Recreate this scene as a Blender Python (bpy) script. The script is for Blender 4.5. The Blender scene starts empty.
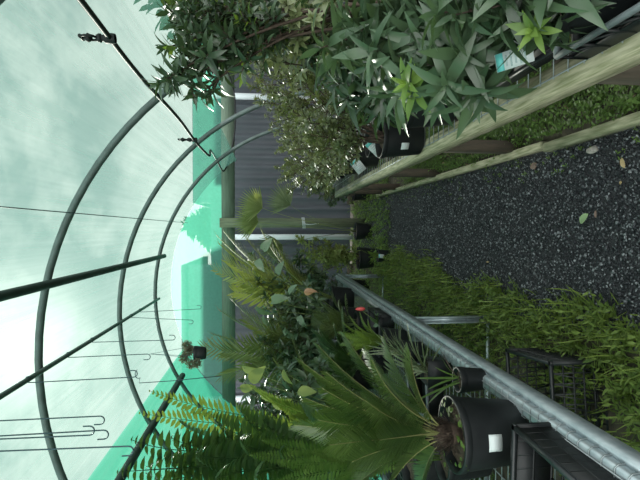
import bpy, math
import numpy as np
from mathutils import Matrix, Vector
scene = bpy.context.scene
COL = scene.collection
PI = math.pi
rad = math.radians
Zv = np.array([0., 0., 1.])

# ------------------------------------------------------------------ camera
CAM = np.array([0., 0., 1.6]); FPX = 480.0
_D = np.array([(270-320)/FPX, (240-230)/FPX, -1.]); _D /= np.linalg.norm(_D)
_U = np.array([-1., 0., 0.]); _U -= _D*_U.dot(_D); _U /= np.linalg.norm(_U)
ROT = np.array([np.cross(_D, _U), _D, _U])          # camera -> world
def at(px, py, Y):
    d = ROT @ np.array([(px-320)/FPX, (240-py)/FPX, -1.])
    return CAM + d*Y/d[1]
def at_z(px, py, z):
    d = ROT @ np.array([(px-320)/FPX, (240-py)/FPX, -1.])
    return CAM + d*(z-1.6)/d[2]
cam_d = bpy.data.cameras.new('camera'); cam = bpy.data.objects.new('camera', cam_d); COL.objects.link(cam)
cam_d.sensor_width = 36; cam_d.lens = 36*FPX/640; cam_d.clip_start = .02; cam_d.clip_end = 400
M4 = Matrix([list(ROT[i])+[CAM[i]] for i in range(3)]+[[0, 0, 0, 1]])
cam.matrix_world = M4
scene.camera = cam
vs = scene.view_settings
vs.view_transform = 'Standard'; vs.look = 'None'; vs.gamma = 1; vs.use_curve_mapping = False
vs.exposure = 0.15

# ------------------------------------------------------------------ materials
def newmat(name):
    m = bpy.data.materials.new(name); m.use_nodes = True
    nt = m.node_tree; nt.nodes.clear()
    return m, nt, nt.nodes.new('ShaderNodeOutputMaterial')
def mixcol(nt, fac, a, b):
    n = nt.nodes.new('ShaderNodeMix'); n.data_type = 'RGBA'
    nt.links.new(fac, n.inputs[0]); n.inputs[6].default_value = (*a, 1); n.inputs[7].default_value = (*b, 1)
    return n.outputs[2]
def noise(nt, scale, detail=4, stretch=None):
    tc = nt.nodes.new('ShaderNodeTexCoord'); n = nt.nodes.new('ShaderNodeTexNoise')
    n.inputs['Scale'].default_value = scale; n.inputs['Detail'].default_value = detail
    if stretch:
        mp = nt.nodes.new('ShaderNodeMapping'); mp.inputs['Scale'].default_value = stretch
        nt.links.new(tc.outputs['Object'], mp.inputs[0]); nt.links.new(mp.outputs[0], n.inputs['Vector'])
    else:
        nt.links.new(tc.outputs['Object'], n.inputs['Vector'])
    return n.outputs['Fac']
def ramp(nt, fac, lo, hi):
    r = nt.nodes.new('ShaderNodeMapRange'); r.inputs[1].default_value = lo; r.inputs[2].default_value = hi
    nt.links.new(fac, r.inputs[0]); return r.outputs[0]
def pbr(name, c, c2=None, scale=20, rough=.6, metal=0, bump=0, stretch=None, spec=.5, lo=.35, hi=.65):
    m, nt, out = newmat(name)
    b = nt.nodes.new('ShaderNodeBsdfPrincipled'); b.inputs['Roughness'].default_value = rough
    b.inputs['Metallic'].default_value = metal; b.inputs['Specular IOR Level'].default_value = spec
    b.inputs['Base Color'].default_value = (*c, 1)
    if c2 is not None:
        f = noise(nt, scale, 5, stretch)
        nt.links.new(mixcol(nt, ramp(nt, f, lo, hi), c, c2), b.inputs['Base Color'])
        if bump:
            bn = nt.nodes.new('ShaderNodeBump'); bn.inputs['Strength'].default_value = bump; bn.inputs['Distance'].default_value = .01
            nt.links.new(f, bn.inputs['Height']); nt.links.new(bn.outputs[0], b.inputs['Normal'])
    nt.links.new(b.outputs[0], out.inputs[0])
    return m
def leafmat(name, c, c2, trans=.3, rough=.4, spec=.5, tcol=None):
    """leaf blades: colour varies from blade to blade, light passes through them"""
    m, nt, out = newmat(name)
    g = nt.nodes.new('ShaderNodeNewGeometry')
    oi = nt.nodes.new('ShaderNodeObjectInfo'); av = nt.nodes.new('ShaderNodeMix'); av.inputs[0].default_value = .5
    nt.links.new(g.outputs['Random Per Island'], av.inputs[2]); nt.links.new(oi.outputs['Random'], av.inputs[3])
    col = mixcol(nt, ramp(nt, av.outputs[0], .08, .92), c, c2)
    b = nt.nodes.new('ShaderNodeBsdfPrincipled'); b.inputs['Roughness'].default_value = rough
    b.inputs['Specular IOR Level'].default_value = spec
    nt.links.new(col, b.inputs['Base Color'])
    t = nt.nodes.new('ShaderNodeBsdfTranslucent')
    tc = tcol or tuple(min(1, x*k) for x, k in zip(c2, (1.9, 1.7, .8)))
    t.inputs['Color'].default_value = (*tc, 1)
    mx = nt.nodes.new('ShaderNodeMixShader'); mx.inputs[0].default_value = trans
    nt.links.new(b.outputs[0], mx.inputs[1]); nt.links.new(t.outputs[0], mx.inputs[2]); nt.links.new(mx.outputs[0], out.inputs[0])
    return m
def islandmat(name, c, c2, rough=.7, power=1.0):
    m, nt, out = newmat(name)
    g = nt.nodes.new('ShaderNodeNewGeometry')
    p = nt.nodes.new('ShaderNodeMath'); p.operation = 'POWER'; p.inputs[1].default_value = power
    nt.links.new(g.outputs['Random Per Island'], p.inputs[0])
    b = nt.nodes.new('ShaderNodeBsdfPrincipled'); b.inputs['Roughness'].default_value = rough
    nt.links.new(mixcol(nt, p.outputs[0], c, c2), b.inputs['Base Color']); nt.links.new(b.outputs[0], out.inputs[0])
    return m
def clothmat(name, clear, tcol, dcol, stretch):
    """knitted shade cloth: open gaps between green yarn that glows when lit from outside"""
    m, nt, out = newmat(name)
    f0 = noise(nt, 1.0, 5, stretch); f1 = noise(nt, 1.0, 3, (26, .5, 26))
    av = nt.nodes.new('ShaderNodeMath'); av.operation = 'ADD'; nt.links.new(f0, av.inputs[0]); nt.links.new(f1, av.inputs[1])
    hf = nt.nodes.new('ShaderNodeMath'); hf.operation = 'MULTIPLY'; hf.inputs[1].default_value = .5; nt.links.new(av.outputs[0], hf.inputs[0]); f = hf.outputs[0]
    tr = nt.nodes.new('ShaderNodeBsdfTransparent'); tr.inputs[0].default_value = (.93, 1, .96, 1)
    tl = nt.nodes.new('ShaderNodeBsdfTranslucent'); tl.inputs[0].default_value = (*tcol, 1)
    df = nt.nodes.new('ShaderNodeBsdfDiffuse'); df.inputs[0].default_value = (*dcol, 1)
    a = nt.nodes.new('ShaderNodeMixShader'); a.inputs[0].default_value = .25
    nt.links.new(tl.outputs[0], a.inputs[1]); nt.links.new(df.outputs[0], a.inputs[2])
    mr = nt.nodes.new('ShaderNodeMapRange'); mr.inputs[1].default_value = .3; mr.inputs[2].default_value = .7
    mr.inputs[3].default_value = clear-.07; mr.inputs[4].default_value = clear+.07
    nt.links.new(f, mr.inputs[0])
    mx = nt.nodes.new('ShaderNodeMixShader')
    nt.links.new(mr.outputs[0], mx.inputs[0]); nt.links.new(a.outputs[0], mx.inputs[1]); nt.links.new(tr.outputs[0], mx.inputs[2])
    nt.links.new(mx.outputs[0], out.inputs[0])
    return m
MT = dict(
    galv=pbr('galvanised_steel', (.42, .50, .52), (.28, .35, .37), 25, .42, .75, 0),
    rail=pbr('galvanised_rail', (.33, .39, .41), (.22, .28, .30), 18, .42, .6, 0),
    wire=pbr('galvanised_wire', (.26, .30, .31), rough=.45, metal=.7),
    hoop=pbr('hoop_pipe', (.12, .165, .16), (.09, .12, .115), 12, .5, .3),
    dark_pipe=pbr('dark_pipe', (.035, .05, .045), (.02, .03, .028), 12, .6),
    rod=pbr('hook_wire', (.05, .09, .11), rough=.5, metal=.4),
    black=pbr('black_plastic', (.006, .008, .009), (.012, .015, .016), 9, .5, spec=.35),
    blackgloss=pbr('black_tray_plastic', (.009, .012, .014), (.016, .02, .022), 14, .42),
    greyplastic=pbr('grey_plastic', (.16, .19, .20), (.11, .13, .14), 14, .5),
    soil=pbr('potting_soil', (.035, .026, .018), (.09, .07, .045), 90, .95, 0, .8),
    timber=pbr('weathered_pine', (.35, .35, .24), (.15, .17, .085), 6, .85, 0, .3, (12, 1.2, 12)),
    timber_dark=pbr('damp_timber', (.075, .06, .042), (.045, .04, .028), 6, .9, 0, .3, (9, 9, 1.5)),
    post=pbr('treated_post', (.19, .22, .14), (.12, .15, .10), 5, .85, 0, .2, (9, 9, .9)),
    beam=pbr('green_treated_beam', (.13, .19, .14), (.09, .135, .10), 5, .85, 0, .2, (.9, 9, 9)),
    clad=pbr('grey_cladding', (.085, .094, .115), (.075, .083, .10), 2, .55, .1),
    pipe=pbr('pale_downpipe', (.62, .68, .72), rough=.5),
    white=pbr('white_label', (.46, .52, .52), rough=.5),
    teal=pbr('teal_print', (.10, .42, .40), rough=.5),
    greyprint=pbr('grey_print', (.30, .40, .40), rough=.5),
    ground=pbr('damp_earth', (.035, .03, .022), (.07, .065, .04), 14, .95, 0, .8),
    gravelbed=pbr('gravel_bed', (.015, .018, .022), (.05, .055, .06), 130, .85, 0, .9),
    pebble=islandmat('crushed_basalt', (.009, .013, .017), (.21, .24, .25), .5, 4.2),
    bark=pbr('woody_stem', (.03, .02, .014), (.06, .043, .028), 60, .85),
    stem_green=pbr('green_stem', (.10, .16, .05), (.14, .19, .07), 30, .6),
    rachis=pbr('pale_frond_stalk', (.20, .22, .08), (.15, .15, .06), 30, .5),
    straw=islandmat('dry_litter', (.16, .10, .055), (.30, .24, .15), .8),
    cloth=clothmat('green_shade_cloth', .36, (.085, .215, .175), (.08, .24, .19), (3, 1.2, 3)),
    cloth_end=clothmat('end_shade_cloth', .40, (.12, .58, .40), (.10, .45, .33), (.5, .5, 4)),
    cloth_side=clothmat('dense_green_shade_cloth', .16, (.10, .62, .43), (.08, .45, .32), (.5, .5, 6)),
    L_silver=leafmat('silver_green_leaf', (0.012, 0.036, 0.017), (0.075, 0.125, 0.068), 0.18, 0.3, 0.55, (0.140, 0.252, 0.070)),
    L_lime=leafmat('young_lime_leaf', (.07, .15, .03), (.16, .26, .06), .4, .4),
    L_dark=leafmat('dark_glossy_leaf', (0.014, 0.035, 0.02), (0.07, 0.115, 0.06), .15, 0.3, 0.6, (.12, .22, .06)),
    L_olive=leafmat('small_olive_leaf', (0.04, 0.065, 0.022), (0.19, 0.23, 0.11), .28, 0.36, 0.6, (0.210, 0.266, 0.070)),
    L_pale=leafmat('small_pale_leaf', (0.06, 0.085, 0.04), (0.22, 0.26, 0.155), .28, 0.36, 0.6, (0.252, 0.294, 0.098)),
    L_cycad=leafmat('cycad_leaflet', (0.016, 0.045, 0.012), (0.085, 0.14, 0.035), 0.2, 0.3, 0.6, (0.130, 0.221, 0.033)),
    L_palm=leafmat('palm_leaflet', (0.03, 0.065, 0.02), (0.17, 0.22, 0.1), 0.26, 0.45, 0.45, (0.221, 0.273, 0.058)),
    L_palmy=leafmat('yellow_green_palm_leaflet', (0.08, 0.13, 0.03), (0.3, 0.35, 0.14), 0.34, 0.55, 0.25, (0.390, 0.435, 0.090)),
    L_fern=leafmat('fern_pinna', (0.012, 0.04, 0.014), (0.06, 0.115, 0.04), 0.2, 0.32, 0.6, (.14, .26, .04)),
    L_fernb=leafmat('bright_fern_pinna', (0.04, 0.1, 0.016), (0.17, 0.26, 0.055), 0.34, 0.36, 0.5, (0.375, 0.465, 0.075)),
    L_lace=leafmat('lace_fern_pinna', (.025, .075, .014), (.11, .19, .045), .28, .42, .5, (.24, .36, .06)),
    L_big=leafmat('glossy_broad_leaf', (0.056, 0.112, 0.056), (0.140, 0.210, 0.133), .25, .25, .7, (0.168, 0.294, 0.056)),
    L_grass=leafmat('weed_blade', (0.03, 0.065, 0.012), (0.21, 0.29, 0.065), .35, 0.45, 0.4, (0.180, 0.264, 0.036)),
    L_weed=leafmat('weed_leaf', (0.03, 0.07, 0.014), (0.13, 0.22, 0.05), .3, .5, .3, (0.180, 0.270, 0.045)),
    L_grey=leafmat('grey_green_tuft', (0.1, 0.105, 0.08), (0.2, 0.2, 0.155), .2, .6, .3),
    L_tree=leafmat('tree_leaf', (.02, .05, .02), (.05, .10, .03), .2, .5),
    red=pbr('red_bract', (.62, .10, .09), (.5, .05, .06), 30, .4),
    brown=leafmat('pinkish_brown_leaf', (.42, .25, .17), (.50, .32, .22), .3, .5),
    fallen=leafmat('fallen_green_leaf', (.24, .36, .18), (.32, .44, .24), .2, .5),
    fallen_y=leafmat('fallen_tan_leaf', (.40, .30, .15), (.46, .36, .2), .2, .5),
    stone=pbr('pale_stone', (.36, .34, .31), (.22, .21, .19), 30, .85, 0, .6),
    chip=pbr('bark_chip', (.17, .12, .10), (.11, .08, .06), 40, .9),
    magenta=pbr('pink_petal', (.55, .08, .35), rough=.5),
)

# ------------------------------------------------------------------ mesh builder
class MB:
    def __init__(s): s.v = []; s.f = []; s.n = 0
    def add(s, V, F):
        V = np.asarray(V, float).reshape(-1, 3); s.v.append(V)
        for q in F:
            q = np.asarray(q)
            if q.size: s.f.append(q.reshape(-1, q.shape[-1])+s.n)
        s.n += len(V); return s
    def mesh(s, name, off):
        V = np.vstack(s.v)-np.asarray(off)
        loops = []; tot = []
        for q in s.f: loops.append(q.ravel()); tot.append(np.full(len(q), q.shape[1]))
        loops = np.concatenate(loops); tot = np.concatenate(tot)
        me = bpy.data.meshes.new(name)
        me.vertices.add(len(V)); me.vertices.foreach_set('co', V.ravel().astype(np.float32))
        me.loops.add(len(loops)); me.loops.foreach_set('vertex_index', loops.astype(np.int32))
        me.polygons.add(len(tot)); st = np.concatenate([[0], np.cumsum(tot)[:-1]])
        me.polygons.foreach_set('loop_start', st.astype(np.int32)); me.polygons.foreach_set('loop_total', tot.astype(np.int32))
        me.update(calc_edges=True); me.validate()
        return me
    def build(s, name, mat, parent=None, smooth=False, loc=None, label=None):
        off = np.zeros(3)
        if parent is not None:
            p = parent
            while p is not None: off = off+np.array(p.location); p = p.parent
        elif loc is not None: off = np.array(loc, float)
        me = s.mesh(name, off); me.materials.append(MT[mat] if isinstance(mat, str) else mat)
        if smooth: me.polygons.foreach_set('use_smooth', np.ones(len(me.polygons), bool))
        o = bpy.data.objects.new(name, me); COL.objects.link(o)
        if parent is not None: o.parent = parent
        elif loc is not None: o.location = loc
        if label: o['label'] = label
        return o
    # ---- shapes
    def box(s, c, d, ax=None):
        """c centre, d full sizes, ax optional 3x3 rows = local axes"""
        h = np.array(d)/2
        P = np.array([(x, y, z) for x in (-1, 1) for y in (-1, 1) for z in (-1, 1)])*h
        if ax is not None: P = P @ np.asarray(ax)
        F = [[0, 1, 3, 2], [4, 6, 7, 5], [0, 4, 5, 1], [2, 3, 7, 6], [0, 2, 6, 4], [1, 5, 7, 3]]
        return s.add(P+np.asarray(c), [np.array(F)])
    def prism(s, prof, a, b, closed=True):
        """profile of (u,w) swept from a to b; u = horizontal normal of the path, w = up"""
        a = np.array(a, float); b = np.array(b, float); t = (b-a)/np.linalg.norm(b-a)
        up = Zv if abs(t[2]) < .9 else np.array([0, 1., 0])
        sd = np.cross(t, up); sd /= np.linalg.norm(sd); up = np.cross(sd, t)
        n = len(prof); P = np.array([sd*u+up*w for u, w in prof])
        i = np.arange(n if closed else n-1); j = (i+1) % n
        F = [np.c_[i, j, j+n, i+n]]
        if closed: F += [np.arange(n)[None, ::-1], (np.arange(n)+n)[None]]
        return s.add(np.vstack([P+a, P+b]), F)
    def tube(s, pts, r, k=8, cap=True):
        P = np.asarray(pts, float); n = len(P); r = np.broadcast_to(np.asarray(r, float), (n,))
        T = np.gradient(P, axis=0); T /= np.linalg.norm(T, axis=1)[:, None]+1e-12
        u = np.cross(T[0], Zv if abs(T[0][2]) < .9 else np.array([1., 0, 0])); u /= np.linalg.norm(u)
        ang = np.arange(k)*2*PI/k; V = []
        for i in range(n):
            u = u-T[i]*u.dot(T[i]); u /= np.linalg.norm(u); w = np.cross(T[i], u)
            V.append(P[i]+r[i]*(np.cos(ang)[:, None]*u+np.sin(ang)[:, None]*w))
        F = []
        i = np.arange(k); j = (i+1) % k
        for a in range(n-1): F.append(np.c_[i+a*k, j+a*k, j+(a+1)*k, i+(a+1)*k])
        if cap: F += [np.arange(k)[None, ::-1], (np.arange(k)+(n-1)*k)[None]]
        return s.add(np.vstack(V), F)
    def lathe(s, prof, c, k=32, ax=None):
        prof = np.array(prof, float); n = len(prof); ang = np.arange(k)*2*PI/k
        V = np.zeros((n, k, 3)); V[:, :, 0] = prof[:, 0:1]*np.cos(ang); V[:, :, 1] = prof[:, 0:1]*np.sin(ang); V[:, :, 2] = prof[:, 1:2]
        V = V.reshape(-1, 3)
        if ax is not None: V = V @ np.asarray(ax)
        i = np.arange(k); j = (i+1) % k; F = [np.c_[i+a*k, j+a*k, j+(a+1)*k, i+(a+1)*k] for a in range(n-1)]
        return s.add(V+np.asarray(c), F)
    def leaves(s, P, D, N, L, W, bend=.2, fold=.2, prof='lance', k=5):
        P = np.atleast_2d(P).astype(float); n = len(P)
        D = np.broadcast_to(D, (n, 3)).astype(float); N = np.broadcast_to(N, (n, 3)).astype(float)
        L = np.broadcast_to(np.asarray(L, float), (n,)); W = np.broadcast_to(np.asarray(W, float), (n,))
        bend = np.broadcast_to(np.asarray(bend, float), (n,)); fold = np.broadcast_to(np.asarray(fold, float), (n,))
        D = D/(np.linalg.norm(D, axis=1)[:, None]+1e-9)
        C = np.cross(D, N); C /= np.linalg.norm(C, axis=1)[:, None]+1e-9; N = np.cross(C, D)
        S = np.linspace(0, 1, k)
        w = dict(lance=np.sin(PI*S**.75)**.9, oval=np.sin(PI*S**.9)**.6, strap=np.minimum(1, 3*(1-S))**.7*np.minimum(1, .5+3*S),
                 needle=np.minimum(1, 2.5*(1-S))*np.minimum(1, .5+3*S), heart=np.where(S < .25, .75+S, np.cos((S-.25)/.75*PI/2)**.8))[prof]
        w = np.maximum(w, .03)
        cen = P[:, None]+D[:, None]*(L[:, None]*S*(1-.25*abs(bend)[:, None]*S))[..., None]-N[:, None]*((bend*L)[:, None]*S**2)[..., None]
        half = C[:, None]*(W[:, None]/2*w)[..., None]; up = N[:, None]*((fold*W)[:, None]/2*w)[..., None]
        V = np.stack([cen+half+up, cen, cen-half+up], axis=2)          # n,k,3,3
        b = (np.arange(n)*k*3)[:, None, None]; j = (np.arange(k-1)*3)[None, :, None]
        F = np.concatenate([b+j+np.array([0, 1, 4, 3]), b+j+np.array([1, 2, 5, 4])], axis=1).reshape(-1, 4)
        return s.add(V.reshape(-1, 3), [F])

def setp(o, label=None, cat=None, group=None, kind=None):
    if label: o['label'] = label
    if cat: o['category'] = cat
    if group: o['group'] = group
    if kind: o['kind'] = kind
    return o
def empty(name, loc, label, cat, group=None):
    o = bpy.data.objects.new(name, None); COL.objects.link(o); o.location = [float(x) for x in loc]; o.empty_display_size = .05
    return setp(o, label, cat, group)
def struct(o): o['kind'] = 'structure'; return o
def bez(a, b, c, n):
    t = np.linspace(0, 1, n)[:, None]; return (1-t)**2*np.array(a)+2*t*(1-t)*np.array(b)+t*t*np.array(c)
def unit(v): v = np.asarray(v, float); return v/(np.linalg.norm(v)+1e-12)
R_ = np.random.default_rng

# ------------------------------------------------------------------ world and sun
SUN = unit(at(14, 345, 10)-CAM)
w = bpy.data.worlds.new('sky'); scene.world = w; w.use_nodes = True
nt = w.node_tree; nt.nodes.clear()
out = nt.nodes.new('ShaderNodeOutputWorld'); bg = nt.nodes.new('ShaderNodeBackground')
tc = nt.nodes.new('ShaderNodeTexCoord')
nz = nt.nodes.new('ShaderNodeTexNoise'); nz.inputs['Scale'].default_value = 4.2; nz.inputs['Detail'].default_value = 6; nz.inputs['Roughness'].default_value = .6
mp = nt.nodes.new('ShaderNodeMapping'); mp.inputs['Scale'].default_value = (1, 1, 1.6); mp.inputs['Location'].default_value = (6.7, .6, 1.6)
nt.links.new(tc.outputs['Generated'], mp.inputs[0]); nt.links.new(mp.outputs[0], nz.inputs['Vector'])
cl = ramp(nt, nz.outputs['Fac'], .45, .60)
sky = mixcol(nt, cl, (.72, .77, .77), (1.36, 1.35, 1.3))
sx = nt.nodes.new('ShaderNodeSeparateXYZ'); nt.links.new(tc.outputs['Generated'], sx.inputs[0])
hz = ramp(nt, sx.outputs['Z'], .31, .19)                     # hazy, brighter towards the horizon
hm = nt.nodes.new('ShaderNodeMix'); hm.data_type = 'RGBA'; nt.links.new(hz, hm.inputs[0]); nt.links.new(sky, hm.inputs[6]); hm.inputs[7].default_value = (1.5, 1.52, 1.46, 1)
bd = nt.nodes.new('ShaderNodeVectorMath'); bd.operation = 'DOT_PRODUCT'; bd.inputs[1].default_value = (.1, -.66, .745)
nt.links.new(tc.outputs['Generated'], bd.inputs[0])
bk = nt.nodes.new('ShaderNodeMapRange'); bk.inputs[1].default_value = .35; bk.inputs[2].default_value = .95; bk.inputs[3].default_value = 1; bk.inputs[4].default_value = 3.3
nt.links.new(bd.outputs['Value'], bk.inputs[0])              # unseen sky behind the camera brightened, added as fill for the plant fronts
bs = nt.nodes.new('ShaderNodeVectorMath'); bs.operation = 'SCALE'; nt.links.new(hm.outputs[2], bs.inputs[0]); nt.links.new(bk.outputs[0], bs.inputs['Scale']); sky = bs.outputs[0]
dt = nt.nodes.new('ShaderNodeVectorMath'); dt.operation = 'DOT_PRODUCT'; dt.inputs[1].default_value = tuple(SUN)
nt.links.new(tc.outputs['Generated'], dt.inputs[0])
pw = nt.nodes.new('ShaderNodeMath'); pw.operation = 'POWER'; pw.use_clamp = True; pw.inputs[1].default_value = 150
nt.links.new(dt.outputs['Value'], pw.inputs[0])
gl = nt.nodes.new('ShaderNodeMix'); gl.data_type = 'RGBA'; gl.blend_type = 'ADD'; gl.inputs[0].default_value = 1
gs = nt.nodes.new('ShaderNodeVectorMath'); gs.operation = 'SCALE'; gs.inputs[0].default_value = (2.0, 1.95, 1.8)
nt.links.new(pw.outputs[0], gs.inputs['Scale'])
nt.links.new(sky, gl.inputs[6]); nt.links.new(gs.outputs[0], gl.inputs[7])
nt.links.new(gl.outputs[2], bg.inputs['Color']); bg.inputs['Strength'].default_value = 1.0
nt.links.new(bg.outputs[0], out.inputs[0])
sd = bpy.data.lights.new('sun', 'SUN'); sd.energy = 6.5; sd.angle = rad(4); sd.color = (1, .95, .86)
so = bpy.data.objects.new('sun', sd); COL.objects.link(so)
so.rotation_euler = Vector(SUN).to_track_quat('Z', 'Y').to_euler(); so.location = (0, 0, 12)

# ------------------------------------------------------------------ ground, path
m = MB(); n = 40
struct(MB().add([(-30, -12, 0), (30, -12, 0), (30, 60, 0), (-30, 60, 0)], [np.array([[0, 1, 2, 3]])]).build('floor', 'ground'))
g = MB()
ys = np.linspace(-1.5, 8.6, 60); rg = R_(5)
left = -.50+.05*np.sin(ys*1.7)+.03*rg.normal(size=60); right = np.full(60, .47)
V = np.concatenate([np.c_[left, ys, np.full(60, .006)], np.c_[right, ys, np.full(60, .006)]])
i = np.arange(59); g.add(V, [np.c_[i, i+60, i+61, i+1]])
struct(g.build('gravel_path', 'gravelbed'))
def pebbles(seed, N, x0, x1, y0, y1, s0, s1):
    r = R_(seed); oc = np.array([(1, 0, 0), (-1, 0, 0), (0, 1, 0), (0, -1, 0), (0, 0, 1), (0, 0, -1)], float)
    fc = np.array([(0, 2, 4), (2, 1, 4), (1, 3, 4), (3, 0, 4), (2, 0, 5), (1, 2, 5), (3, 1, 5), (0, 3, 5)])
    P = np.c_[r.uniform(x0, x1, N), y0+(y1-y0)*r.random(N)**1.25, np.zeros(N)]
    sz = r.uniform(s0, s1, N)*(.7+.6*r.random(N)**3)
    q = oc[None]*(r.uniform(.55, 1.1, (N, 6, 1)))+r.normal(size=(N, 6, 3))*.16
    a = r.uniform(0, 2*PI, N); tl = r.normal(size=N)*.5
    ca, sa = np.cos(a)[:, None], np.sin(a)[:, None]; ct, st = np.cos(tl)[:, None], np.sin(tl)[:, None]
    x, y, z = q[..., 0], q[..., 1], q[..., 2]*.65
    x, z = x*ct-z*st, x*st+z*ct; x, y = x*ca-y*sa, x*sa+y*ca
    V = np.stack([x, y, z], -1)*(sz/2)[:, None, None]+P[:, None]
    V[..., 2] += .006+sz[:, None]*.28+r.random(N)[:, None]*.008
    F = (np.arange(N)*6)[:, None, None]+fc
    return V.reshape(-1, 3), F.reshape(-1, 3)
pb = MB()
v, f = pebbles(1, 26000, -.52, .455, 1.7, 5.0, .012, .023); pb.add(v, [f])
v, f = pebbles(2, 9000, -.5, .46, 4.6, 8.2, .014, .024); pb.add(v, [f])
setp(pb.build('gravel', 'pebble'), 'dark crushed basalt gravel spread over the path between the benches', 'gravel', kind='stuff')

# ------------------------------------------------------------------ tunnel: cloth, hoops, purlins
CX, CZ, RR = -.90, .74, 2.46
def arc_pt(th, r=RR): return np.array([CX+r*math.cos(th), 0, CZ+r*math.sin(th)])
def sheet(pts, y0, y1, ny=2):
    g = MB(); pts = np.array(pts); n = len(pts); yy = np.linspace(y0, y1, ny)
    V = np.vstack([pts+np.array([0, y, 0]) for y in yy]); F = []
    i = np.arange(n-1)
    for k in range(ny-1): F.append(np.c_[i+k*n, i+1+k*n, i+1+(k+1)*n, i+(k+1)*n])
    return g.add(V, F)
YE = 8.12
struct(sheet([arc_pt(t, RR+.03) for t in np.linspace(.60, PI, 49)], -.06, YE).build('ceiling', 'cloth', smooth=True))
thL = math.atan2(1.6+1.28-CZ, -1.88-CX)
struct(sheet([(CX-RR-.045, 0, 0)]+[arc_pt(t, RR+.045) for t in np.linspace(PI, thL, 14)], -.06, YE).build('wall_left', 'cloth_side', smooth=True))
# end wall cloth, from the beam up to the arch, and lower side strips
g = MB(); top = [arc_pt(t, RR+.028) for t in np.linspace(math.asin((at(193, 150, YE)[2]-CZ)/(RR+.028)), PI-.42, 40)]
V = []
zp = at(193, 150, YE)[2]
V += [(3.2, YE, zp), (3.2, YE, 2.3), (1.45, YE, zp), (1.45, YE, 2.3)]
for p in top: V += [(p[0], YE, max(p[2], 2.3)), (p[0], YE, 2.3)]
V = np.array(V); i = np.arange(41)*2
struct(g.add(V, [np.c_[i, i+1, i+3, i+2]]).build('wall_back', 'cloth_end' if 'cloth_end' in MT else 'cloth'))

def hoop(Y, label):
    pts = [(CX+RR, Y, 0), (CX+RR, Y, .4)]+[arc_pt(t)+np.array([0, Y, 0]) for t in np.linspace(0, PI, 49)]+[(CX-RR, Y, .4), (CX-RR, Y, 0)]
    o = MB().tube(pts, .026, 12).build('roof_hoop', 'hoop', smooth=True, loc=(CX, Y, 0))
    return setp(o, label, 'hoop', 'steel hoops of the tunnel')
hoop(1.75, 'grey steel roof hoop just clipping the extreme top left corner of the photo')
hoop(3.5, 'nearest fully seen grey steel hoop, the widest arc across the shade cloth')
hoop(5.3, 'middle grey steel hoop between the widest and the smallest arc')
hoop(6.9, 'farthest grey steel hoop, the smallest arc before the green end wall')

def along(px, py, rr):
    """the point of the arch radius rr on the sight line's longitudinal plane (px,py relative to the vanishing point)"""
    k = (230-py)/(270-px)                     # X = k * (z-1.6)
    for th in np.linspace(.05, PI-.05, 4000):
        p = arc_pt(th, rr)
        if p[2] > 1.6 and abs(p[0]-k*(p[2]-1.6)) < .003: return p
    return arc_pt(1.5, rr)
def purlin(name, px, py, r, y0, y1, mat, label, cat='purlin', k=12):
    p = along(px, py, RR-.026-r)
    o = MB().tube([p+np.array([0, y, 0]) for y in np.linspace(y0, y1, 6)], r, k).build(name, mat, smooth=True, loc=p+np.array([0, y0, 0]))
    setp(o, label, cat); return p
purlin('ridge_purlin', 0, 297, .031, -.6, 6.95, 'dark_pipe', 'thick black ridge pipe running under the three hoops at the top')
PH = purlin('hanging_rail', 0, 398, .017, -.6, 6.95, 'hoop', 'thin grey rail under the roof carrying the wire plant hooks')
purlin('side_purlin', 120, 480, .040, -.6, 6.92, 'dark_pipe', 'thick black side pipe low on the roof above the ferns')
purlin('support_wire', 0, 207, .0035, -.6, YE, 'rod', 'thin straight wire running along the roof beside the ridge', 'wire', 6)
# irrigation pipe on the right, drooping at the end wall
PI_ = along(80, 0, RR-.15)
pts = [PI_+np.array([0, y, .012*math.sin(y*3)]) for y in np.linspace(-.4, 5.6, 16)]
pts += [at(209, 147, 6.3), at(216, 158, 6.9), at(221, 169, 7.6), at(224, 173, 8.0), at(229, 160, 8.02), at(234, 140, 8.02), at(236, 118, 8.02), at(235, 95, 8.02), at(230, 76, 8.02), at(222, 62, 8.02)]
pp = np.array(pts)
t_ = np.linspace(0, len(pp)-1, 90); dense = np.c_[[np.interp(t_, np.arange(len(pp)), pp[:, k]) for k in range(3)]].T
for _ in range(3): dense[1:-1] = (dense[:-2]+2*dense[1:-1]+dense[2:])/4
setp(MB().tube(dense, .012, 8).build('irrigation_pipe', 'black', smooth=True, loc=dense[0]), 'black irrigation pipe along the right of the roof, drooping at the end wall', 'pipe')

def sprinkler(px, py, Y, h, label):
    b = at(px, py, Y); b = PI_*np.array([1, 0, 1])+np.array([0, b[1], 0])
    root = empty('sprinkler_head', b, label, 'sprinkler', 'sprinklers on the irrigation pipe')
    MB().lathe([(.020, -.02), (.022, -.01), (.022, .02), (.014, .03), (.014, .04)], b, 14).build('saddle_clamp', 'black', root, True)
    MB().lathe([(.013, .035), (.019, .04), (.019, .40*h), (.015, .42*h), (.015, .46*h), (0.0, .46*h)], b, 14).build('threaded_body', 'black', root, True)
    f = MB()
    for s in (-1, 1):
        f.tube([b+np.array([0, s*.006, .45*h]), b+np.array([0, s*.024, .55*h]), b+np.array([0, s*.027, .78*h]), b+np.array([0, s*.018, .95*h])], .0055, 8)
    f.tube([b+np.array([0, -.022, .96*h]), b+np.array([0, .022, .96*h])], .008, 8)
    f.build('bridge_frame', 'black', root, True)
    MB().lathe([(0, .6*h), (.012, .62*h), (.020, .74*h), (.010, .86*h), (0, .93*h)], b, 10).build('spinner', 'black', root, True)
def pipe_y(px):   # depth at which the pipe passes image column px
    return (PI_[2]-1.6)*FPX/(270-px)*1.0
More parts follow.
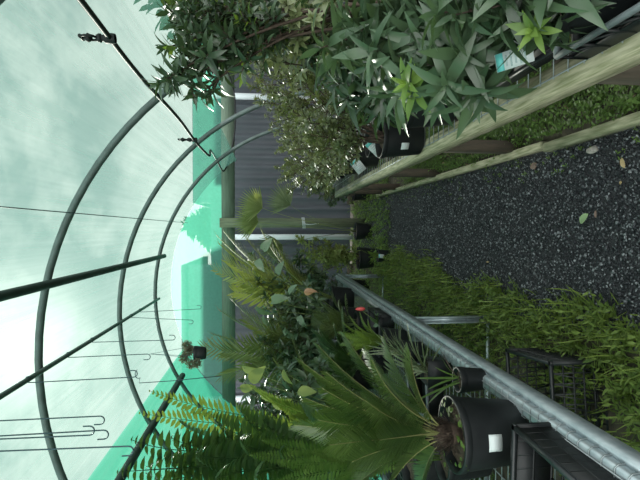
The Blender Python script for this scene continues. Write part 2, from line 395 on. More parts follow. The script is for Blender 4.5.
for (px, py, h, lab) in ((111, 33, .125, 'nearer and larger black sprinkler head standing on the irrigation pipe, top left'),
                         (195, 136, .15, 'farther small black sprinkler head on the irrigation pipe, near the drooping loop')):
    best = min(np.linspace(1, 7, 600), key=lambda y: abs((ROT.T@(np.array([PI_[0], y, PI_[2]])-CAM))[0]/-(ROT.T@(np.array([PI_[0], y, PI_[2]])-CAM))[2]*FPX+320-px))
    sprinkler(px, py, best, h, lab)

# ------------------------------------------------------------------ end wall timber, shed, outside trees
zb0, zb1 = at(235, 222, 8.1)[2], at(222, 222, 8.1)[2]
setp(MB().box((-.1, 8.06, (zb0+zb1)/2), (6.5, .07, zb1-zb0)).build('timber_beam', 'beam', loc=(-.9, 8.06, zb0)), 'green treated timber beam across the end of the tunnel under the green cloth', 'beam')
pc = at_z(365, 223, 0)
setp(MB().box((pc[0], 7.96, zb1/2+.01), (.155, .12, zb1+.02)).build('timber_post', 'post', loc=(pc[0], 7.96, 0)), 'weathered square timber post under the end beam, at the far end of the path', 'post')
kn = MB(); 
for k in range(3):
    z = 1.02+k*.018; q = .085
    kn.tube([(pc[0]-q, 7.89, z), (pc[0]+q, 7.89, z+.02), (pc[0]+q, 8.03, z+.02), (pc[0]-q, 8.03, z), (pc[0]-q, 7.89, z)], .006, 6)
kn.tube([(pc[0]-.02, 7.885, 1.03), (pc[0]-.03, 7.87, .93), (pc[0]-.01, 7.87, .80)], .005, 6)
setp(kn.build('string_tie', 'pipe', smooth=True, loc=(pc[0], 7.9, 1.0)), 'pale string tied around the timber post at the path end', 'string')
def corrugated(g, x0, x1, y, z0, z1, pitch=.19):
    xs = []; ds = []
    x = x0
    while x < x1-1e-6:
        for dx, d in ((0, 0), (.07, 0), (.085, .025), (.155, .025), (.17, 0)):
            if x+dx <= x1: xs.append(x+dx); ds.append(d)
        x += pitch
    xs.append(x1); ds.append(0); n = len(xs); xs = np.array(xs); ds = np.array(ds)
    V = np.vstack([np.c_[xs, y-ds, np.full(n, z0)], np.c_[xs, y-ds, np.full(n, z1)]]); i = np.arange(n-1)
    g.add(V, [np.c_[i, i+1, i+1+n, i+n]]); g.box(((x0+x1)/2, y+.06, (z0+z1)/2), (x1-x0, .08, z1-z0))
YS = 9.2
xa, xb = at(200, 203, YS)[0], at(200, 265, YS)[0]
zr_, zl_ = at(193, 150, YS)[2], at(182, 320, YS)[2]
def shed(name, x0, x1, z1, label, pipes):
    root = empty(name, ((x0+x1)/2, YS, 0), label, 'shed')
    g = MB(); corrugated(g, x0, x1, YS, .12, z1-.12); g.build('wall_cladding', 'clad', root)
    MB().box(((x0+x1)/2, YS+1.5, z1-.05), (x1-x0, 3.1, .1)).build('roof', 'clad', root)
    MB().box(((x0+x1)/2, YS, .06), (x1-x0, .16, .12)).build('plinth', 'timber_dark', root)
    for x in pipes:
        MB().box((x, YS-.10, (z1-.12)/2+.06), (.10, .09, z1-.25)).build('downpipe', 'pipe', root)
shed('corrugated_shed', xa, 6.5, zr_, 'dark grey corrugated shed beyond the end beam, right of the timber post', [at(260, 97, YS-.1)[0]])
shed('corrugated_shed', -7.0, xb, zl_, 'taller dark grey corrugated shed beyond the end beam, behind the palms', [at(260, 398, YS-.1)[0]])
root = empty('corrugated_fence', ((xa+xb)/2, YS, 0), 'short dark corrugated fence closing the gap between the two sheds behind the timber post', 'fence')
g = MB(); zf_ = at(211, 230, YS)[2]; corrugated(g, xb, xa, YS+.02, .05, zf_); g.build('fence_cladding', 'clad', root)
MB().box((at(260, 237, YS-.1)[0], YS-.10, 1.2), (.10, .09, 2.38)).build('downpipe', 'pipe', root)

def outside_tree(x, y, h, rx, label, seed, cone=False):
    r = R_(seed); root = empty('tree', (x, y, 0), label, 'tree', 'trees outside the tunnel')
    MB().tube([(x, y, 0), (x+.05, y, h*.35), (x, y, h*.8)], [.10, .08, .03], 8).build('trunk', 'bark', root, True)
    N = 2600 if cone else 1500; d = r.normal(size=(N, 3)); d /= np.linalg.norm(d, axis=1)[:, None]; q = d*r.random(N)[:, None]**.4
    if cone:
        hz = 1-.5*r.random(N)**.7; P = np.c_[x+q[:, 0]*rx*(1-hz), y+q[:, 1]*rx*.5*(1-hz), .5+hz*(h-.5)]
    else:
        P = np.c_[x+q[:, 0]*rx, y+q[:, 1]*rx, h*.58+q[:, 2]*h*.42]
    D = d+np.array([0, 0, .3])+r.normal(size=(N, 3))*.5
    MB().leaves(P, D, Zv+r.normal(size=(N, 3))*.4, r.uniform(.16, .3, N), r.uniform(.07, .13, N), .2, .1, 'oval', 4).build('crown', 'L_tree', root)
p = at(187, 226, 13.4); outside_tree(p[0], 13.4, p[2]+.05, 3.2, 'pointed tree seen through the end cloth above the gap between the sheds', 31, True)
for k, (x, y, h, rx, lab) in enumerate(((3.6, 3.4, 3.9, .95, 'dark tree outside the right side cloth, nearest to the camera'),
                                        (3.9, 5.5, 3.9, .95, 'dark tree outside the right side cloth, between two others'),
                                        (3.7, 7.6, 3.5, .95, 'dark tree outside the right side cloth, closest to the sheds'))):
    outside_tree(x, y, h, rx, lab, 40+k)

# ------------------------------------------------------------------ right timber bench and edging
BZ = .70
root = empty('timber_bench', (.95, 3.7, 0), 'weathered timber plant bench with wire top along the right of the path', 'bench')
MB().box((.4875, 3.72, .65), (.075, 5.84, .10)).build('front_beam', 'timber', root)
MB().box((1.34, 3.72, .65), (.05, 5.84, .10)).build('back_beam', 'timber', root)
for y in (.82, 2.28, 3.7, 5.15, 6.62): MB().box((.907, y, .645), (.815, .045, .09)).build('cross_beam', 'timber_dark', root)
for y in (1.50, 2.98, 4.40, 5.85, 6.55):
    for x in (.535, 1.29): MB().box((x, y, .325), (.07, .095, .65)).build('leg', 'timber_dark', root)
g = MB()
for y in np.arange(.85, 6.62, .075): g.tube([(.478, y, .703), (1.36, y, .703)], .0022, 5)
for x in (.484, .60, .72, .84, .96, 1.08, 1.20, 1.34): g.tube([(x, .82, .706), (x, 6.62, .706)], .0028, 5)
g.build('wire_mesh', 'wire', root, True)
BT = .709
def board(a, b, h, w_, label, mat='timber'):
    a = np.array(a); b = np.array(b)
    prof = [(-w_/2, 0), (w_/2, 0), (w_/2, h*.9), (w_/2-.006, h), (-w_/2+.006, h), (-w_/2, h*.9)]
    o = MB().prism(prof, a, b).build('edging_board', mat, loc=a)
    setp(o, label, 'board', 'timber edging along the right of the path')
board((.485, 2.62, .004), (.50, 6.9, .004), .055, .045, 'long pale timber edging board on the ground, farther half of the path edge')
board((.482, 1.2, .004), (.466, 2.58, .004), .06, .05, 'nearer pale timber edging board on the ground at the right side of the gravel')

# ------------------------------------------------------------------ left galvanised bench
LX = -.605; LZ = .665
root = empty('metal_bench', (-1.25, 3.7, 0), 'galvanised steel mesh bench along the left of the path', 'bench')
Y0, Y1 = .55, 6.62
g = MB().prism([(0, .60), (0, .662), (-.022, .662), (-.022, .655), (-.006, .655), (-.006, .607), (-.03, .607), (-.03, .60)], (LX, Y0, 0), (LX, Y1, 0)); g.build('front_rail', 'rail', root)
c = .008
g = MB().prism([(-.020, .645), (-.020, .69-c), (-.020-c*.4, .69-c*.4), (-.020-c, .69), (-.072+c, .69), (-.072+c*.4, .69-c*.4), (-.072, .69-c), (-.072, .645)], (LX, Y0, 0), (LX, Y1, 0)); g.build('edge_tube', 'rail', root)
g = MB().prism([(0, .60), (0, .69), (-.05, .69), (-.05, .60)], (-2.0, Y0, 0), (-2.0, Y1, 0)); g.build('back_rail', 'galv', root)
g = MB(); r = R_(3)
for y in np.arange(Y0+.05, Y1, .052):
    y = y+r.normal()*.002
    g.tube([(LX-.0165, y, .648), (LX-.0165, y, .683), (LX-.026, y, .6935), (LX-.068, y, .6935), (LX-.0755, y, .684), (LX-.085, y, LZ-.002), (-2.02, y, LZ-.002)], .0026, 5)
for x in [LX-.0135, LX-.040]+list(np.arange(-.78, -2.0, -.11)):
    g.tube([(x, Y0, LZ+.003 if x < LX-.08 else (.651 if x > LX-.02 else .697)), (x, Y1, LZ+.003 if x < LX-.08 else (.651 if x > LX-.02 else .697))], .0026, 5)
g.build('wire_mesh', 'wire', root, True)
for y in (.62, 3.26, 6.45):
    for x in (-.632, -2.0):
        MB().prism([(.022, 0), (.022, .05), (-.022, .05), (-.022, 0), (-.017, 0), (-.017, .045), (.017, .045), (.017, 0)][::-1], (x, y-.03, 0), (x, y-.03, .61)).build('leg', 'galv', root)
    MB().box((-1.32, y, .585), (1.36, .03, .045)).build('cross_rail', 'galv', root)
    MB().tube([(-.64, y, .06), (-2.0, y, .06)], .012, 10).build('tie_bar', 'galv', root, True)
LT = LZ+.0065

# ------------------------------------------------------------------ pots, crates, tags
def pot(root, c, r, h, taper=.78, soil=True, square=False, mat='black'):
    c = np.asarray(c, float)
    if square:
        g = MB(); a = r; b = r*taper
        for s in (1,):
            o = [np.array([(x*b, y*b, 0) for x, y in ((-1, -1), (1, -1), (1, 1), (-1, 1))]), np.array([(x*a, y*a, h) for x, y in ((-1, -1), (1, -1), (1, 1), (-1, 1))])]
            i_ = [o[1]*np.array([.92, .92, 1]), o[0]*np.array([.90, .90, 1])+np.array([0, 0, h*.06])]
            V = np.vstack([o[0], o[1], i_[0], i_[1]])+c; k = np.arange(4); j = (k+1) % 4
            g.add(V, [np.c_[k, j, j+4, k+4], np.c_[k+4, j+4, j+8, k+8], np.c_[k+8, j+8, j+12, k+12], np.array([[0, 3, 2, 1], [12, 13, 14, 15]])])
        o = g.build('pot', mat, root)
    else:
        t = .004+.012*r
        prof = [(0, 0), (r*taper-.006, 0), (r*taper, .006), (r*.965, h-.03), (r*.97, h-.026), (r, h-.024), (r*1.005, h-.003), (r*.995, h), (r-t-.004, h), (r-t-.006, h-.03), (r*taper-t, .012), (0, .012)]
        o = MB().lathe(prof, c, 40).build('pot', mat, root, True)
    if soil:
        k = 24; ang = np.arange(k)*2*PI/k; rr = (r*.91 if not square else r*.88); zz = h*.86
        rg = R_(int(c[1]*1000) % 9999); P = [c+np.array([0, 0, zz+.006])]
        for q in (.35, .7, .98):
            P += [c+np.array([rr*q*math.cos(a)*(1 if not square else min(1/abs(math.cos(a)+1e-9), 1/abs(math.sin(a)+1e-9), 1.35)), rr*q*math.sin(a)*(1 if not square else min(1/abs(math.cos(a)+1e-9), 1/abs(math.sin(a)+1e-9), 1.35)), zz+rg.normal()*.004]) for a in ang]
        i = np.arange(k); j = (i+1) % k
        MB().add(P, [np.c_[np.zeros(k, int), 1+i, 1+j], np.c_[1+i, 1+i+k, 1+j+k, 1+j], np.c_[1+i+k, 1+i+2*k, 1+j+2*k, 1+j+k]]).build('soil', 'soil', root)
    return o
def tag(root, c, face, long_, L, W, stem_to=None):
    """plant label: a stiff card with printed bands"""
    long_ = unit(long_); face = unit(np.asarray(face)-long_*np.dot(face, long_)); sd = np.cross(face, long_)
    ax = np.array([long_, sd, face]); c = np.asarray(c, float)
    t = MB().box(c, (L, W, .0016), ax).build('plant_label', 'white', root, label='white and teal plastic plant label')
    MB().box(c+long_*L*.38+face*.0011, (L*.2, W*.98, .0012), ax).build('header_band', 'teal', t)
    g = MB()
    for k in range(5): g.box(c+long_*L*(.2-.125*k)+face*.0011, (L*.045, W*(.78 if k % 2 else .6), .001), ax)
    g.build('printed_lines', 'greyprint', t)
    if stem_to is not None: MB().tube([c-long_*L*.5, stem_to], .0018, 5).build('label_stake', 'white', t)
def sticker(root, c, r, ang, z, w_, h):
    """small sticker wrapped on a round pot"""
    a = np.linspace(ang-w_/2/r, ang+w_/2/r, 7); V = []
    for q in a:
        for zz in (z-h/2, z+h/2): V.append((c[0]+r(zz)*math.cos(q) if callable(r) else c[0]+r*math.cos(q), c[1]+(r(zz) if callable(r) else r)*math.sin(q), c[2]+zz))
    return np.array(V)
def wrap_sticker(root, c, rfun, ang, z, w_, h, mat='white'):
    r0 = rfun(z); a = np.linspace(ang-w_/2/r0, ang+w_/2/r0, 8); V = []
    for q in a:
        for d in (.0008, .002):
            for zz in (z-h/2, z+h/2): V.append((c[0]+(rfun(zz)+d)*math.cos(q), c[1]+(rfun(zz)+d)*math.sin(q), c[2]+zz))
    i = np.arange(7)*4
    return MB().add(V, [np.c_[i+2, i+3, i+7, i+6], np.c_[i, i+4, i+5, i+1], np.c_[i+1, i+5, i+7, i+3], np.c_[i, i+2, i+6, i+4], np.array([[0, 1, 3, 2], [28, 30, 31, 29]])]).build('sticker', mat, root, label='white paper sticker')

# ------------------------------------------------------------------ plant makers
def whorl(r, lf, tip, axis, n, L, W, spread=1.1, back=.06, bend=.25, fold=.25, prof='lance', k=5):
    axis = unit(axis); u = unit(np.cross(axis, r.normal(size=3))); v = np.cross(axis, u)
    i = np.arange(n); s = (i+.5)/n; az = i*2.39996+r.random()*6
    el = .25+spread*s**.8+r.normal(size=n)*.12
    rd = np.cos(az)[:, None]*u+np.sin(az)[:, None]*v
    D = np.cos(el)[:, None]*axis+np.sin(el)[:, None]*rd
    N = axis*np.sin(el)[:, None]-rd*np.cos(el)[:, None]
    ln = L*(.5+.5*np.minimum(1, s*2.2))*r.uniform(.8, 1.15, n)
    lf.leaves(tip-axis*(s*back)[:, None], D, N, ln, W*ln/L*r.uniform(.85, 1.15, n), r.uniform(.3, 1.4, n)*bend, fold, prof, k)
def shrub(name, label, c, R, H, tips, L, W, mat, nb=7, bl=.16, nl=12, seed=0, cat='shrub', lime=0, group=None, prof='lance', start=.3, potmat='black',
          bend=.25, spread=1.1, tags=(), up=.25, square=False, taper=.8, stickers=(), straight=False, stem_r=.006, lime_at=()):
    c = np.asarray(c, float); r = R_(seed); root = empty(name, c, label, cat, group)
    pot(root, c, R, H, taper, True, square, potmat)
    lf = MB(); st = MB(); ll = MB(); base = c+np.array([0, 0, H*.82])
    for tp in tips:
        tp = np.asarray(tp, float); b = base+np.r_[r.normal(size=2)*R*.25, 0]
        mid = b*.5+tp*.5+np.array([0, 0, .12*np.linalg.norm(tp-b)])*(0 if straight else 1)+np.r_[r.normal(size=2)*.03, 0]
        if not straight: mid[:2] = b[:2]*.7+tp[:2]*.3
        P = bez(b, mid, tp, 12); st.tube(P, np.linspace(stem_r, .0025, 12), 6)
        T = np.gradient(P, axis=0)
        ts = start+(1-start)*np.linspace(0, 1, nb)**.9
        for q, t in enumerate(ts):
            f = t*11; i0 = min(int(f), 10); p = P[i0]+(P[i0+1]-P[i0])*(f-i0); tg = unit(T[i0])
            if q == nb-1: d, ln = tg, bl*.35
            else:
                d = unit(tg*.55+unit(r.normal(size=3)*np.array([1, 1, .6]))*.9+Zv*up); ln = bl*r.uniform(.6, 1.25)*(1.15-.5*t)
            e = p+d*ln; m_ = p+d*ln*.5+Zv*.02*ln/.16
            st.tube(bez(p, m_, e, 4), [.003, .0026, .0022, .0016], 5)
            n = max(5, int(nl*r.uniform(.75, 1.25)))
            tgt = ll if r.random() < lime else lf
            whorl(r, tgt, e, d, n, L*r.uniform(.8, 1.15), W, spread, ln*.85, bend, .22, prof, 8 if L > .1 else 5 if L > .05 else 4)
    for q in lime_at: whorl(r, ll, q, (-.2, -.5, .8), 11, L*.5, W*.7, 1.2, .03, .3, .25, prof, 8)
    st.build('stems', 'bark', root, True)
    lf.build('foliage', mat, root, L > .05)
    if ll.n: ll.build('young_foliage', 'L_lime', root, True, label='lime green young leaf rosettes')
    for tg in tags: tag(root, *tg)
    return root
def frond_mesh(g, P0, P1, P2, n, L, W, ang=60, vee=.3, start=.18, prof='lance', bend=.2, rr=.004, seed=0, tipshrink=.25, k=4, upv=None, basew=.55, fold=.2, droop=0, stemg=None):
    r = R_(seed); P = bez(P0, P1, P2, 24); T = np.gradient(P, axis=0); T /= np.linalg.norm(T, axis=1)[:, None]
    (stemg or g).tube(P, np.linspace(rr, rr*.25, 24), 5)
    s = np.linspace(0, 1, n); t = start+(1-start)*s; f = t*23; i0 = np.minimum(f.astype(int), 22); fr = (f-i0)[:, None]
    p = P[i0]+(P[i0+1]-P[i0])*fr; tg = T[i0]
    upv = Zv if upv is None else np.asarray(upv, float)
    sd = np.cross(tg, upv); sd /= np.linalg.norm(sd, axis=1)[:, None]+1e-9; un = np.cross(sd, tg)
    env = (basew+(1-basew)*np.minimum(1, s/.3))*(tipshrink+(1-tipshrink)*np.minimum(1, ((1-s)/.45))**.8)
    for sg in (-1, 1):
        a = np.radians(ang*(1.08-.45*s))+r.normal(size=n)*.05
        D = tg*np.cos(a)[:, None]+sd*(sg*np.sin(a)*math.cos(vee))[:, None]+un*(np.sin(a)*math.sin(vee))[:, None]-Zv*droop
        N = un-sd*sg*math.sin(vee)
        g.leaves(p, D, N, L*env*r.uniform(.92, 1.08, n), W*np.sqrt(env), bend, fold, prof, k)
def rosette_tips(r, c, n, reach, up, lo=.2, hi=1.0, az0=0, az1=2*PI):
    """tips of arching fronds around a crown"""
    out_ = []
    for i in range(n):
        az = az0+(az1-az0)*(i+.5+r.normal()*.2)/n if az1-az0 < 6 else i*2.39996+r.normal()*.15
        q = lo+(hi-lo)*r.random()
        out_.append(c+np.array([math.cos(az)*reach*q, math.sin(az)*reach*q, up*(1.15-q*.75)*r.uniform(.85, 1.1)]))
    return out_
def frond_plant(name, label, c, R, H, tips, mat, n, L, W, crown=.05, arch=.35, cat='plant', seed=0, group=None, square=False, tips_mat=None, potmat='black', stem=None, **kw):
    c = np.asarray(c, float); root = empty(name, c, label, cat, group); pot(root, c, R, H, .8, True, square, potmat)
    cr = c+np.array([0, 0, H*.86+crown]); r = R_(seed)
    if stem:
        MB().tube([c+np.array([0, 0, H*.8]), cr], [stem, stem*.8], 10).build('trunk', 'bark', root, True)
    for i, t in enumerate(tips):
        t = np.asarray(t, float); d = t-cr; ln = np.linalg.norm(d)
        mid = cr+d*.45+Zv*arch*ln+np.r_[-d[:2]*.15, 0]
        b = cr+np.r_[unit(d[:2])*min(R*.3, .03), 0]+r.normal(size=3)*.006
        g = MB(); frond_mesh(g, b, mid, t, max(8, int(n*(.6+.4*min(1, ln/.6)))), L, W, seed=seed*100+i, **kw)
        g.build('frond', mat if not (tips_mat and i in tips_mat) else tips_mat[i], root, True)
    return root
def fan_leaf(g, P0, P1, P2, n, L, W, spread=150, seed=0, bend=.15):
    r = R_(seed); P = bez(P0, P1, P2, 10); g.tube(P, np.linspace(.005, .003, 10), 6)
    t = unit(P[-1]-P[-2]); sd = unit(np.cross(t, np.array([.25, -1., .45]))); un = np.cross(sd, t); a = np.radians(np.linspace(-spread, spread, n))*.5
    D = np.cos(a)[:, None]*t+np.sin(a)[:, None]*sd
    g.leaves(np.repeat(P[-1:], n, 0), D, un, L*(.75+.25*np.cos(a))*r.uniform(.9, 1.05, n), W, bend, .5, 'needle', 5)

# ================================================================== LEFT BENCH PLANTS
T2 = lambda L: [at(*t) for t in L]
# cycad in the big black pot
cc = np.array([-.765, 1.725, LT]); r = R_(11)
root = empty('potted_cycad', cc, 'large cycad with stiff feathery fronds in a big black pot near the bench front', 'cycad')
RC, HC = .138, .255
pot(root, cc, RC, HC, .82)
rf = lambda z: RC*(.82+(.965-.82)*(z/HC))+.0005
aim = math.atan2(-cc[1], -cc[0]); wrap_sticker(root, cc, rf, aim-.30, .14, .058, .050)
crown = cc+np.array([0, 0, HC*.86+.055])
g = MB(); g.lathe([(0, -.06), (.038, -.05), (.042, 0), (.034, .03), (.018, .045), (0, .05)], crown, 14)
dd = r.normal(size=(260, 3)); dd[:, 2] = abs(dd[:, 2])*.6; dd /= np.linalg.norm(dd, axis=1)[:, None]
g.leaves(crown+dd*.036+np.array([0, 0, -.02]), dd+Zv*.6, dd, r.uniform(.03, .07, 260), .008, .1, .2, 'needle', 3); g.build('trunk', 'bark', root)
ctips = [(318, 345, 1.85), (300, 360, 1.75), (326, 372, 1.60), (345, 335, 1.9), (305, 398, 1.72), (322, 388, 1.55), (296, 425, 1.8), (318, 420, 1.55), (330, 445, 1.5), (352, 462, 1.45),
         (385, 340, 1.95), (410, 352, 1.60), (372, 360, 1.45), (395, 478, 1.6), (350, 490, 1.75), (420, 490, 1.85), (310, 455, 2.05), (335, 410, 2.1), (365, 350, 2.2), (365, 400, 1.45), (380, 440, 1.4)]
for i, t in enumerate(ctips):
    tp = at(*t); d = tp-crown; ln = np.linalg.norm(d); mid = crown+d*.5+Zv*.10*ln+np.r_[-d[:2]*.12, 0]
    g = MB(); sg = MB(); frond_mesh(g, crown+unit(d)*.03+r.normal(size=3)*.008, mid, tp, 64, .11, .0055, 50, .42, .2, 'needle', .12, .003, 700+i, .35, 4, stemg=sg)
    fo = g.build('frond', 'L_cycad', root, True); sg.build('rachis', 'rachis', fo, True)
g = MB(); N = 46; a = r.uniform(0, 2*PI, N); q = RC*.9*np.sqrt(r.random(N)*.7+.3)
P = cc+np.c_[q*np.cos(a), q*np.sin(a), np.full(N, HC*.86)]
g.leaves(P+np.c_[np.zeros((N, 2)), r.uniform(.01, .05, N)], np.c_[np.cos(a), np.sin(a), r.uniform(-.3, .5, N)], Zv, r.uniform(.014, .026, N), r.uniform(.014, .024, N), .2, .1, 'oval', 4)
g.build('pot_weeds', 'L_weed', root, True, label='small round-leaved weeds around the pot rim')['kind'] = 'stuff'

# small pots and strappy plants in front of / behind the cycad
def strap_plant(name, label, c, R, H, tips, mat, W, seed, cat='plant', square=False, bend=.15, potmat='black', per=1, group=None):
    c = np.asarray(c, float); root = empty(name, c, label, cat, group); pot(root, c, R, H, .82, True, square, potmat)
    b = c+np.array([0, 0, H*.86]); r = R_(seed); lf = MB()
    for t in tips:
        for k in range(per):
            d = np.asarray(t, float)+r.normal(size=3)*.03*(per > 1)-b
            lf.leaves(b+r.normal(size=3)*.01, d+Zv*.25*np.linalg.norm(d), unit(np.r_[-d[:2]*.4, 1.0]), np.linalg.norm(d)*1.1, W*r.uniform(.8, 1.2), bend*1.6, .4, 'strap', 9)
    lf.build('foliage', mat, root, True); return root
c = at_z(489, 383, LT)
rt = strap_plant('potted_bromeliad', 'small round black pot with narrow green and reddish leaves beside the cycad pot', (c[0], c[1]+.055, LT), .056, .12,
                 [at(425, 392, 2.1), at(432, 372, 2.05), at(418, 380, 2.2), at(428, 405, 2.2), at(415, 398, 2.15), at(440, 360, 2.0)], 'L_weed', .010, 21)
MB().leaves([c+np.array([0, .055, .11])], [at(447, 362, 2.0)-c-np.array([0, .05, .11])], Zv, .15, .012, .05, .5, 'strap', 6).build('old_leaf', 'chip', rt, label='dry reddish brown leaf')
# square pot next to it
c2 = at_z(470, 371, LT)
strap_plant('potted_spider_plant', 'square black pot with pale arching strap leaves standing against the bench rail', (-.735, 2.42, LT), .065, .13,
            [at(392, 345, 2.5), at(402, 335, 2.5), at(410, 352, 2.45), at(398, 362, 2.5), at(420, 340, 2.4), at(412, 330, 2.45), at(388, 355, 2.6), at(430, 345, 2.35), at(405, 372, 2.5)], 'L_pale', .013, 22, per=3, square=True)
strap_plant('potted_grass_lily', 'black pot of fine pale upright leaves farther along the bench rail, behind the spider plant', (-.75, 2.85, LT), .075, .14,
            [at(375, 338, 2.9), at(385, 330, 2.9), at(392, 328, 2.85), at(380, 350, 2.95), at(370, 355, 2.9), at(390, 345, 2.8), at(398, 325, 2.85)], 'L_pale', .009, 23, per=4)
# label of the spider plant
# black trays
def tray(name, label, c, sx, sy, h, rot, lattice, cat='tray', group=None, rim='blackgloss', mat='black', wall=.008):
    c = np.asarray(c, float); root = empty(name, c, label, cat, group)
    a = np.array([[math.cos(rot), math.sin(rot), 0], [-math.sin(rot), math.cos(rot), 0], [0, 0, 1.]])
    w_ = lambda p: np.array(p) @ a+c
    rg_ = MB()
    for (x0, y0, x1, y1) in ((-sx/2, -sy/2, sx/2, -sy/2), (sx/2, -sy/2, sx/2, sy/2), (sx/2, sy/2, -sx/2, sy/2), (-sx/2, sy/2, -sx/2, -sy/2)):
        m_ = ((x0+x1)/2, (y0+y1)/2); ln = math.hypot(x1-x0, y1-y0); ang = rot+math.atan2(y1-y0, x1-x0)
        ax = np.array([[math.cos(ang), math.sin(ang), 0], [-math.sin(ang), math.cos(ang), 0], [0, 0, 1.]])
        rg_.box(w_((*m_, h-.006)), (ln+.02, .016, .012), ax)
        g = MB()
        if lattice == 3: g.box(w_((*m_, h/2)), (ln, .004, h-.012), ax)
        if lattice:
            k = max(3, int(ln/.045))
            for q in range(k+1):
                p = ((x0+(x1-x0)*q/k), (y0+(y1-y0)*q/k)); g.box(w_((*p, h/2)), (.006, .005, h-.012), ax)
            nz_ = max(2, int(h/.05))
            for q in range(nz_+1): g.box(w_((*m_, .006+(h-.02)*q/nz_)), (ln, .0055, .007), ax)
            if lattice == 2:
                for q in range(k):
                    A = w_((x0+(x1-x0)*q/k, y0+(y1-y0)*q/k, .01)); B = w_((x0+(x1-x0)*(q+1)/k, y0+(y1-y0)*(q+1)/k, h-.01)); g.tube([A, B], .0035, 5)
            for e in ((x0, y0), (x1, y1)): g.box(w_((*e, h/2)), (.02, .012, h-.012), ax)
        else:
            g.box(w_((*m_, h/2)), (ln, wall, h-.012), ax)
        g.build('side', mat, root)
    rg_.build('rim', rim, root)
    g = MB()
    if lattice:
        for q in np.linspace(-sx/2, sx/2, max(3, int(sx/.05))): g.box(w_((q, 0, .005)), (.007, sy, .006), a)
        for q in np.linspace(-sy/2, sy/2, max(3, int(sy/.05))): g.box(w_((0, q, .005)), (sx, .007, .006), a)
    else: g.box(w_((0, 0, .005)), (sx, sy, .008), a)
    g.build('base', mat, root)
    return root
tray('plastic_crate', 'black slatted plastic crate on the metal bench at the bottom right corner', (-.86, 1.305, LT), .42, .36, .145, rad(-3), 3, 'crate')
tray('nursery_tray', 'black solid nursery tray with pale rim on the bench behind the small pots', (-.90, 2.66, LT), .26, .36, .10, rad(9), 0, 'tray', rim='greyplastic')
tray('plastic_crate', 'black plastic crate standing in the weeds under the metal bench', (-.82, 2.32, .01), .34, .42, .28, rad(6), 2, 'crate')
tray('plastic_crate', 'dark empty crate on the far half of the metal bench, under the spiky palm', (-.80, 3.72, LT), .30, .40, .12, rad(0), 0, 'crate', mat='black')

# dark green fern with long arching fronds (lower left)
c = np.array([-1.12, 2.30, LT])
ft = [(118, 472, 1.75), (132, 440, 1.85), (146, 470, 1.6), (172, 438, 1.9), (196, 455, 1.7), (212, 416, 2.1), (236, 404, 2.2), (240, 440, 1.75), (215, 480, 1.6),
      (262, 420, 2.3), (168, 462, 1.75), (184, 446, 2.0), (150, 486, 1.7), (280, 452, 1.8), (255, 478, 1.6), (300, 398, 2.5), (330, 470, 1.9), (180, 422, 2.4)]
frond_plant('potted_sword_fern', 'tall dark green fern with long arching fronds in the lower left, behind the cycad', c, .15, .26, [at(*t) for t in ft], 'L_fern', 19, .10, .034,
            .08, .42, 'fern', 51, ang=72, vee=.1, start=.25, prof='lance', bend=.3, rr=.0045, tipshrink=.2, droop=.3, k=5, fold=.25)
# yellow-green young frond rising at the left
c = np.array([-1.18, 2.75, LT])
ft = [(140, 413, 2.3), (150, 391, 2.45), (240, 425, 2.4), (236, 442, 2.3), (270, 398, 2.6), (205, 448, 2.4), (290, 418, 2.6), (250, 385, 2.7)]
frond_plant('potted_boston_fern', 'bright yellow-green fern whose young fronds rise highest against the green roof cloth', c, .13, .24, [at(*t) for t in ft], 'L_fernb', 26, .075, .024,
            .05, .22, 'fern', 52, ang=68, vee=.15, start=.4, prof='lance', bend=.2, rr=.004, tipshrink=.12, k=4)
# low fern at the bottom edge
c = np.array([-.98, 1.98, LT]); r = R_(53)
ft = [(250, 455, 1.75), (262, 440, 1.8), (282, 465, 1.7), (298, 430, 1.9), (312, 452, 1.8), (270, 485, 1.7), (320, 415, 2.0), (335, 480, 1.75), (290, 412, 2.05), (345, 440, 2.0)]
frond_plant('potted_lace_fern', 'mid-green low fern with small curled leaflets at the bottom edge beside the cycad fronds', c, .10, .20, [at(*t) for t in ft], 'L_lace', 34, .042, .015,
            .04, .28, 'fern', 53, ang=75, vee=.2, start=.25, prof='oval', bend=.4, rr=.003, tipshrink=.2, k=4)
# bright asparagus fern
c = np.array([-.80, 3.05, LT]); r = R_(54)
c = np.array([-.76, 3.22, LT])
ft = [(343, 322, 3.2), (345, 335, 3.1), (350, 316, 3.25), (352, 345, 3.0), (360, 312, 3.3), (348, 355, 3.1), (358, 365, 3.0), (340, 345, 3.3), (366, 352, 2.95), (338, 332, 3.4), (362, 330, 2.95), (372, 342, 2.9), (355, 328, 3.05), (368, 320, 3.2)]
frond_plant('potted_foxtail_fern', 'bright lime green feathery fern in the middle of the metal bench', c, .09, .16, [at(*t) for t in ft], 'L_fernb', 60, .040, .0045, .02, .2, 'fern', 54,
            ang=70, vee=.5, start=.1, prof='needle', bend=.1, rr=.003, k=3)
# red-tipped plant
c = np.array([-.70, 3.55, LT])
root = strap_plant('potted_flamingo_flower', 'small potted plant with one upright red bract close to the bench rail', c, .055, .11, [at(368, 318, 3.5), at(375, 308, 3.5), at(372, 325, 3.6), at(380, 315, 3.45)], 'L_big', .03, 24)
t = at(361, 309, 3.5); b = c+np.array([0, 0, .1])
MB().tube(bez(b, (b+t)/2+np.array([0, 0, .03]), t, 6), .003, 6).build('flower_stalk', 'stem_green', root, True)
MB().lathe([(0, -.035), (.012, -.02), (.016, 0), (.010, .03), (0, .045)], t, 12).build('bract', 'red', root, True, label='red upright bract')
